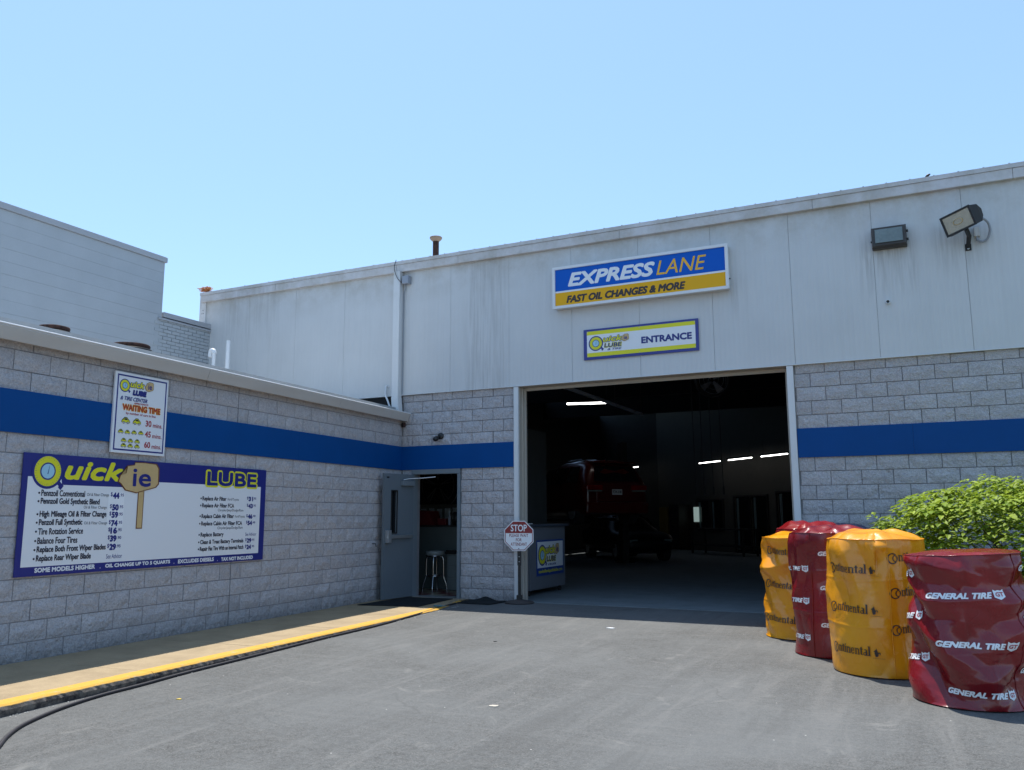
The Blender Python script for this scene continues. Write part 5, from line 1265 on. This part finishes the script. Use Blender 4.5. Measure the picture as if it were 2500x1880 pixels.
def serif_word():
    """heavy slab serif lettering 'Continental' with the C wrapped round the o, and a rearing horse; box 0..1 x 0..1"""
    L = []; asp = 5.28    # width : height
    A = lambda x: x / asp
    def ring(cx, cy, rx, ry, wx, wy, a0=0, a1=360, n=22):
        o = [(A(cx + rx * math.cos(R_(a0 + (a1 - a0) * k / n))), cy + ry * math.sin(R_(a0 + (a1 - a0) * k / n))) for k in range(n + 1)]
        i = [(A(cx + (rx - wx) * math.cos(R_(a0 + (a1 - a0) * k / n))), cy + (ry - wy) * math.sin(R_(a0 + (a1 - a0) * k / n))) for k in range(n + 1)]
        L.append(strip(o, i))
    def bar(x0, x1, y0, y1): L.append(P_([(A(x0), y0), (A(x1), y0), (A(x1), y1), (A(x0), y1)]))
    ring(.50, .42, .48, .50, .15, .09, 40, 318); ring(.74, .41, .25, .30, .10, .06)
    B = .14; xh = .70
    def n_(x):
        bar(x + .04, x + .14, B, xh); bar(x - .02, x + .14, xh - .05, xh); bar(x - .02, x + .20, B, B + .05)
        ring(x + .25, xh - .18, .15, .18, .10, .09, 0, 140, 8); bar(x + .30, x + .40, B, xh - .16); bar(x + .24, x + .45, B, B + .05)
    def t_(x): bar(x + .06, x + .18, B + .06, xh + .16); bar(x - .02, x + .27, xh - .06, xh); ring(x + .19, B + .12, .13, .12, .09, .07, 180, 310, 8)
    def i_(x): bar(x + .04, x + .16, B, xh); bar(x - .02, x + .16, xh - .05, xh); bar(x - .02, x + .22, B, B + .05); bar(x + .03, x + .15, xh + .10, xh + .22)
    def e_(x): ring(x + .18, (B + xh) / 2, .18, .29, .09, .06, 20, 330); bar(x + .05, x + .34, .42, .48)
    def a_(x): ring(x + .15, B + .15, .15, .16, .08, .06); bar(x + .22, x + .34, B, xh - .10); ring(x + .19, xh - .14, .15, .14, .10, .07, 0, 150, 8); bar(x + .30, x + .40, B, B + .05)
    def l_(x): bar(x + .03, x + .16, B, 1.0); bar(x - .02, x + .16, .95, 1.0); bar(x - .02, x + .21, B, B + .05)
    x = 1.06
    for ch, wd in (('n', .47), ('t', .31), ('i', .25), ('n', .47), ('e', .40), ('n', .47), ('t', .31), ('a', .42), ('l', .24)):
        {'n': n_, 't': t_, 'i': i_, 'e': e_, 'a': a_, 'l': l_}[ch](x); x += wd
    hs = [(.30, .02), (.36, .02), (.42, .14), (.50, .24), (.54, .14), (.48, .06), (.54, .06), (.62, .16), (.60, .30), (.66, .42), (.74, .44), (.80, .34), (.80, .22), (.86, .34), (.84, .50), (.74, .54), (.62, .50), (.54, .60), (.50, .74), (.46, .90), (.40, .98), (.40, .88), (.28, .80), (.22, .72), (.28, .70), (.36, .72), (.34, .64), (.20, .70), (.12, .64), (.10, .54), (.16, .62), (.32, .56), (.22, .52), (.20, .42), (.26, .48), (.38, .48), (.42, .38), (.36, .24)]
    hx = x + .12
    L.append(([(A(hx + px * .72), .10 + py * .80) for px, py in hs], [tuple(range(len(hs)))]))
    bar(hx, hx + .95, -.03, -.01)
    return L
CONTI = serif_word()
GTS = [(0, 1), (.25, .86), (.5, .93), (.75, .86), (1, 1), (1, .25), (.72, .1), (.5, 0), (.28, .1), (0, .25)]
def gen_logo(cv, T_, th, z, tilt=0):
    w, h = .47, .052
    W_ = w + .085
    x1 = w / W_ - .015
    cv.decal(T_, [tpoly('GENERAL TIRE', .004 + dx_, x1 - .008 + dx_, .10 + dy_, .86 + dy_, shear=.3, space=1) for dx_, dy_ in ((0, 0), (.006, .05), (.006, -.05), (-.005, .05), (-.005, -.05))], M_WHITE, th, z, W_, h, tilt)
    sh_ = [(x1 + .02 + (1 - x1 - .02) * a, -.20 + 1.4 * b) for a, b in GTS]
    cv.decal(T_, [P_(sh_)], M_WHITE, th, z, W_, h, tilt)
    cv.decal(T_, [tpoly('GT', x1 + .042, .985, .22, .80, bold=.03)], M_REDT, th, z, W_, h, tilt, off=.0065)
def con_logo(cv, T_, th, z, tilt=0): cv.decal(T_, CONTI, M_BROWNT, th, z, .53, .095, tilt)
GY = 'plastic covers over tire stacks in the row'
d2 = math.atan2(8.43 - 7.97, 12.74 - 4.03)   # direction to the camera from each cover
def face_rot(cx, cy): return math.atan2(CP.x - cx, -(CP.y - cy))
def mk(cx, cy, R, H, **k): return Cover(cx, cy, R, H, face_rot(cx, cy), **k)
cD = mk(7.985, -4.031, .425, 1.19, sd=2.3, amp=.030, fx=1.0, fz=.45, sag=.04, dents=((-.10, 1.02, .30, .09, -.045), (-.12, 1.13, .36, .035, .03), (.9, .6, .25, .5, .01), (-1.2, .6, .25, .6, -.03)))
T = cD.build('tire_cover', 'tall yellow cover beside the front red one, black lettering, smooth sides and sagging top', M_YV, GY, dome=.065)
for z in (.95, .60, .24): con_logo(cD, T, -.62, z - .02, -.02)
for z in (1.04, .74, .42): con_logo(cD, T, .82, z, .03)
cD.seam(T, .22, M_YV)
cE = mk(8.665, -5.04, .42, 1.115, sd=7.9, amp=.055, fx=.9, fz=1.0, sag=.004, tilt=.018, dents=((-1.35, .70, .5, .13, -.11), (-1.4, .45, .5, .10, .05), (-1.1, 1.04, .3, .09, .07), (-.3, .55, .5, .10, -.045), (.9, .75, .35, .35, .03), (.2, .93, .5, .10, -.03)  ))
T = cE.build('tire_cover', 'crumpled dark red cover nearest the camera, white lettering and dented waist', M_RV, GY, dome=.03)
for z, th in ((.82, .02), (.46, .17), (.11, .19)): gen_logo(cE, T, th, z, .02 if z > .7 else -.03)
for z in (.95, .62, .30): gen_logo(cE, T, -1.62, z, .12)
for z in (.99, .63, .25): gen_logo(cE, T, 1.72, z, -.08)
cE.seam(T, .95, M_RV)
cC = mk(7.53, -3.191, .425, 1.22, sd=4.4, amp=.030, fx=.9, fz=.5, sag=.035, dents=((-.5, 1.05, .35, .09, -.03), (-.9, .5, .3, .3, .02)))
T = cC.build('tire_cover', 'dark red cover standing between the two yellow covers', M_RV, GY, dome=.05)
for z in (.86, .54, .18): gen_logo(cC, T, -1.30, z, 0)
for z in (1.02, .68, .32): gen_logo(cC, T, .30, z, 0)
cC.seam(T, -.55, M_RV)
cA = mk(7.045, -2.10, .425, 1.13, sd=6.1, amp=.050, fx=1.0, fz=.9, sag=.03, dents=((-.6, .28, .6, .09, -.05), (-.9, .75, .3, .2, -.02)))
T = cA.build('tire_cover', 'crumpled yellow cover nearest the open bay, partly behind a red one', M_YV, GY, dome=.05)
for z in (.98, .60, .22): con_logo(cA, T, -.58, z, -.06)
cB = mk(7.10, -1.34, .425, 1.22, sd=9.2, amp=.03, fx=1, fz=.7, sag=.045)
T = cB.build('tire_cover', 'red cover behind the crumpled yellow one, only its top showing', M_RV, GY, dome=.06)
for z in (.9, .5): gen_logo(cB, T, -.4, z, 0)
cF = mk(7.36, -.62, .425, 1.20, sd=1.2, amp=.015, fx=1, fz=.5, sag=.012)
T = cF.build('tire_cover', 'navy blue cover at the far back of the row, only its top showing', M_NV, GY, dome=.07)

# ================================================================== bush
def leaf_geo(L, w, fold, droop):
    return [(0, 0, 0), (L * .35, w * .5, fold), (L * .35, -w * .5, fold), (L * .70, w * .36, fold * .6 - droop * .4), (L * .70, -w * .36, fold * .6 - droop * .4), (L, 0, -droop), (L * .35, 0, 0), (L * .7, 0, -droop * .4)], [(0, 6, 1), (0, 2, 6), (6, 7, 3, 1), (6, 2, 4, 7), (7, 5, 3), (7, 4, 5)]
rb = random.Random(77)
bush = thing('leafy_bush', 'dense bright green leafy bush behind the tire covers by the block wall', 'bush', (9.7, -2.5, .1))
BC = Vector((9.95, -2.5, .35)); BR = Vector((2.22, 1.35, 1.56))
def bush_r(d):
    return 1 + .09 * noise.noise(d * 2.2 + Vector((3, 1, 7))) + .07 * noise.noise(d * 5 + Vector((1, 4, 2)))
leafV = [leaf_geo(.090, .050, .008, .014), leaf_geo(.074, .042, .007, .008), leaf_geo(.102, .054, .009, .022)]
lm = []
for v, f in leafV:
    me = bpy.data.meshes.new('leaf'); me.from_pydata(v, [], f); me.materials.append(M_LEAF); lm.append(me)
sprigs = []
while len(sprigs) < 6800:
    d = Vector((rb.gauss(0, 1), rb.gauss(0, 1), rb.gauss(0, 1))).normalized()
    if d.z < -.25: continue
    q = 1 - abs(rb.gauss(0, .07)) - (.10 if rb.random() < .25 else 0) + (.05 if rb.random() < .05 else 0)
    ex = 2.6; e = (abs(d.x) ** ex + abs(d.y) ** ex + abs(d.z) ** ex) ** (-1 / ex)   # boxier than an ellipsoid
    r = d * e * q * bush_r(d); p = BC + Vector((r.x * BR.x, r.y * BR.y, r.z * BR.z))
    if p.z < .12 or p.x > 12.3 or p.y > -.25: continue
    if noise.noise(p * 2.6) < -.34 and rb.random() < .7: continue
    sprigs.append((p, d))
LV = []; LF = []; stems = MB(); near = []
for p, d in sprigs:
    az = rb.uniform(0, 6.28); outd = Vector((d.x, d.y, 0)); outd = outd.normalized() if outd.length > .1 else Vector((1, 0, 0))
    nL = rb.choice((4, 5, 5, 6, 7))
    for k in range(nL):
        a = az + k * 2.4 + rb.uniform(-.3, .3); h = Vector((math.cos(a), math.sin(a), 0)) * .8 + outd * .55; h.normalize()
        dr_ = rb.uniform(-.1, .40); fx = (h - ZV * dr_ * .7).normalized(); up = (ZV + d * .30 + Vector((rb.gauss(0, .16), rb.gauss(0, .16), 0))).normalized()
        fy = up.cross(fx).normalized(); fz = fx.cross(fy)
        o_ = p + h * .012 * k + Vector((rb.gauss(0, .012), rb.gauss(0, .012), -.012 * k)); sc_ = rb.uniform(.7, 1.15); kk = rb.randrange(3)
        M = frame(o_, fx * sc_, fy * sc_, fz * sc_)
        vis = (CP - o_).normalized().dot(d)
        if vis > .25 and o_.x < 10.9: near.append((vis * sc_ / (CP - o_).length + rb.random() * .03, M, kk))
        else:
            b0 = len(LV); LV += [tuple(M @ Vector(v)) for v in leafV[kk][0]]; LF += [tuple(i + b0 for i in f) for f in leafV[kk][1]]
near.sort(key=lambda q: -q[0])
for sc_, M, kk in near[300:]:
    b0 = len(LV); LV += [tuple(M @ Vector(v)) for v in leafV[kk][0]]; LF += [tuple(i + b0 for i in f) for f in leafV[kk][1]]
me = bpy.data.meshes.new('foliage'); me.from_pydata(LV, [], LF)
link('foliage', me, M_LEAF, bush, kind='stuff')
inv = PW[bush.name].inverted()
for sc_, M, kk in near[:300]:
    o = bpy.data.objects.new('leaf', lm[kk]); C.objects.link(o); o.parent = bush; o.matrix_parent_inverse = inv; o.matrix_basis = M
for k in range(40):
    p, d = sprigs[k * 30]; a = Vector((BC.x + (p.x - BC.x) * .25, BC.y + (p.y - BC.y) * .25, .1))
    stems.tube([a, a.lerp(p, .5) + ZV * .1, p], [.018, .011, .004], 5)
part('branches', stems, M_STEM, bush)
# a few taller shoots
tw = MB()
for (x_, y_, z_) in ((8.55, -2.7, 1.62),):
    tw.tube([(x_, y_, z_ - .3), (x_ + .02, y_, z_)], [.005, .003], 5)
part('shoot', tw, M_STEM, bush)
for k in range(5):
    a = k * 1.35; o = bpy.data.objects.new('leaf', lm[k % 3]); C.objects.link(o); o.parent = bush; o.matrix_parent_inverse = inv
    o.matrix_basis = Matrix.Translation((8.57, -2.7, 1.56 + k * .018)) @ Matrix.Rotation(a, 4, 'Z') @ Matrix.Rotation(R_(-25), 4, 'Y')
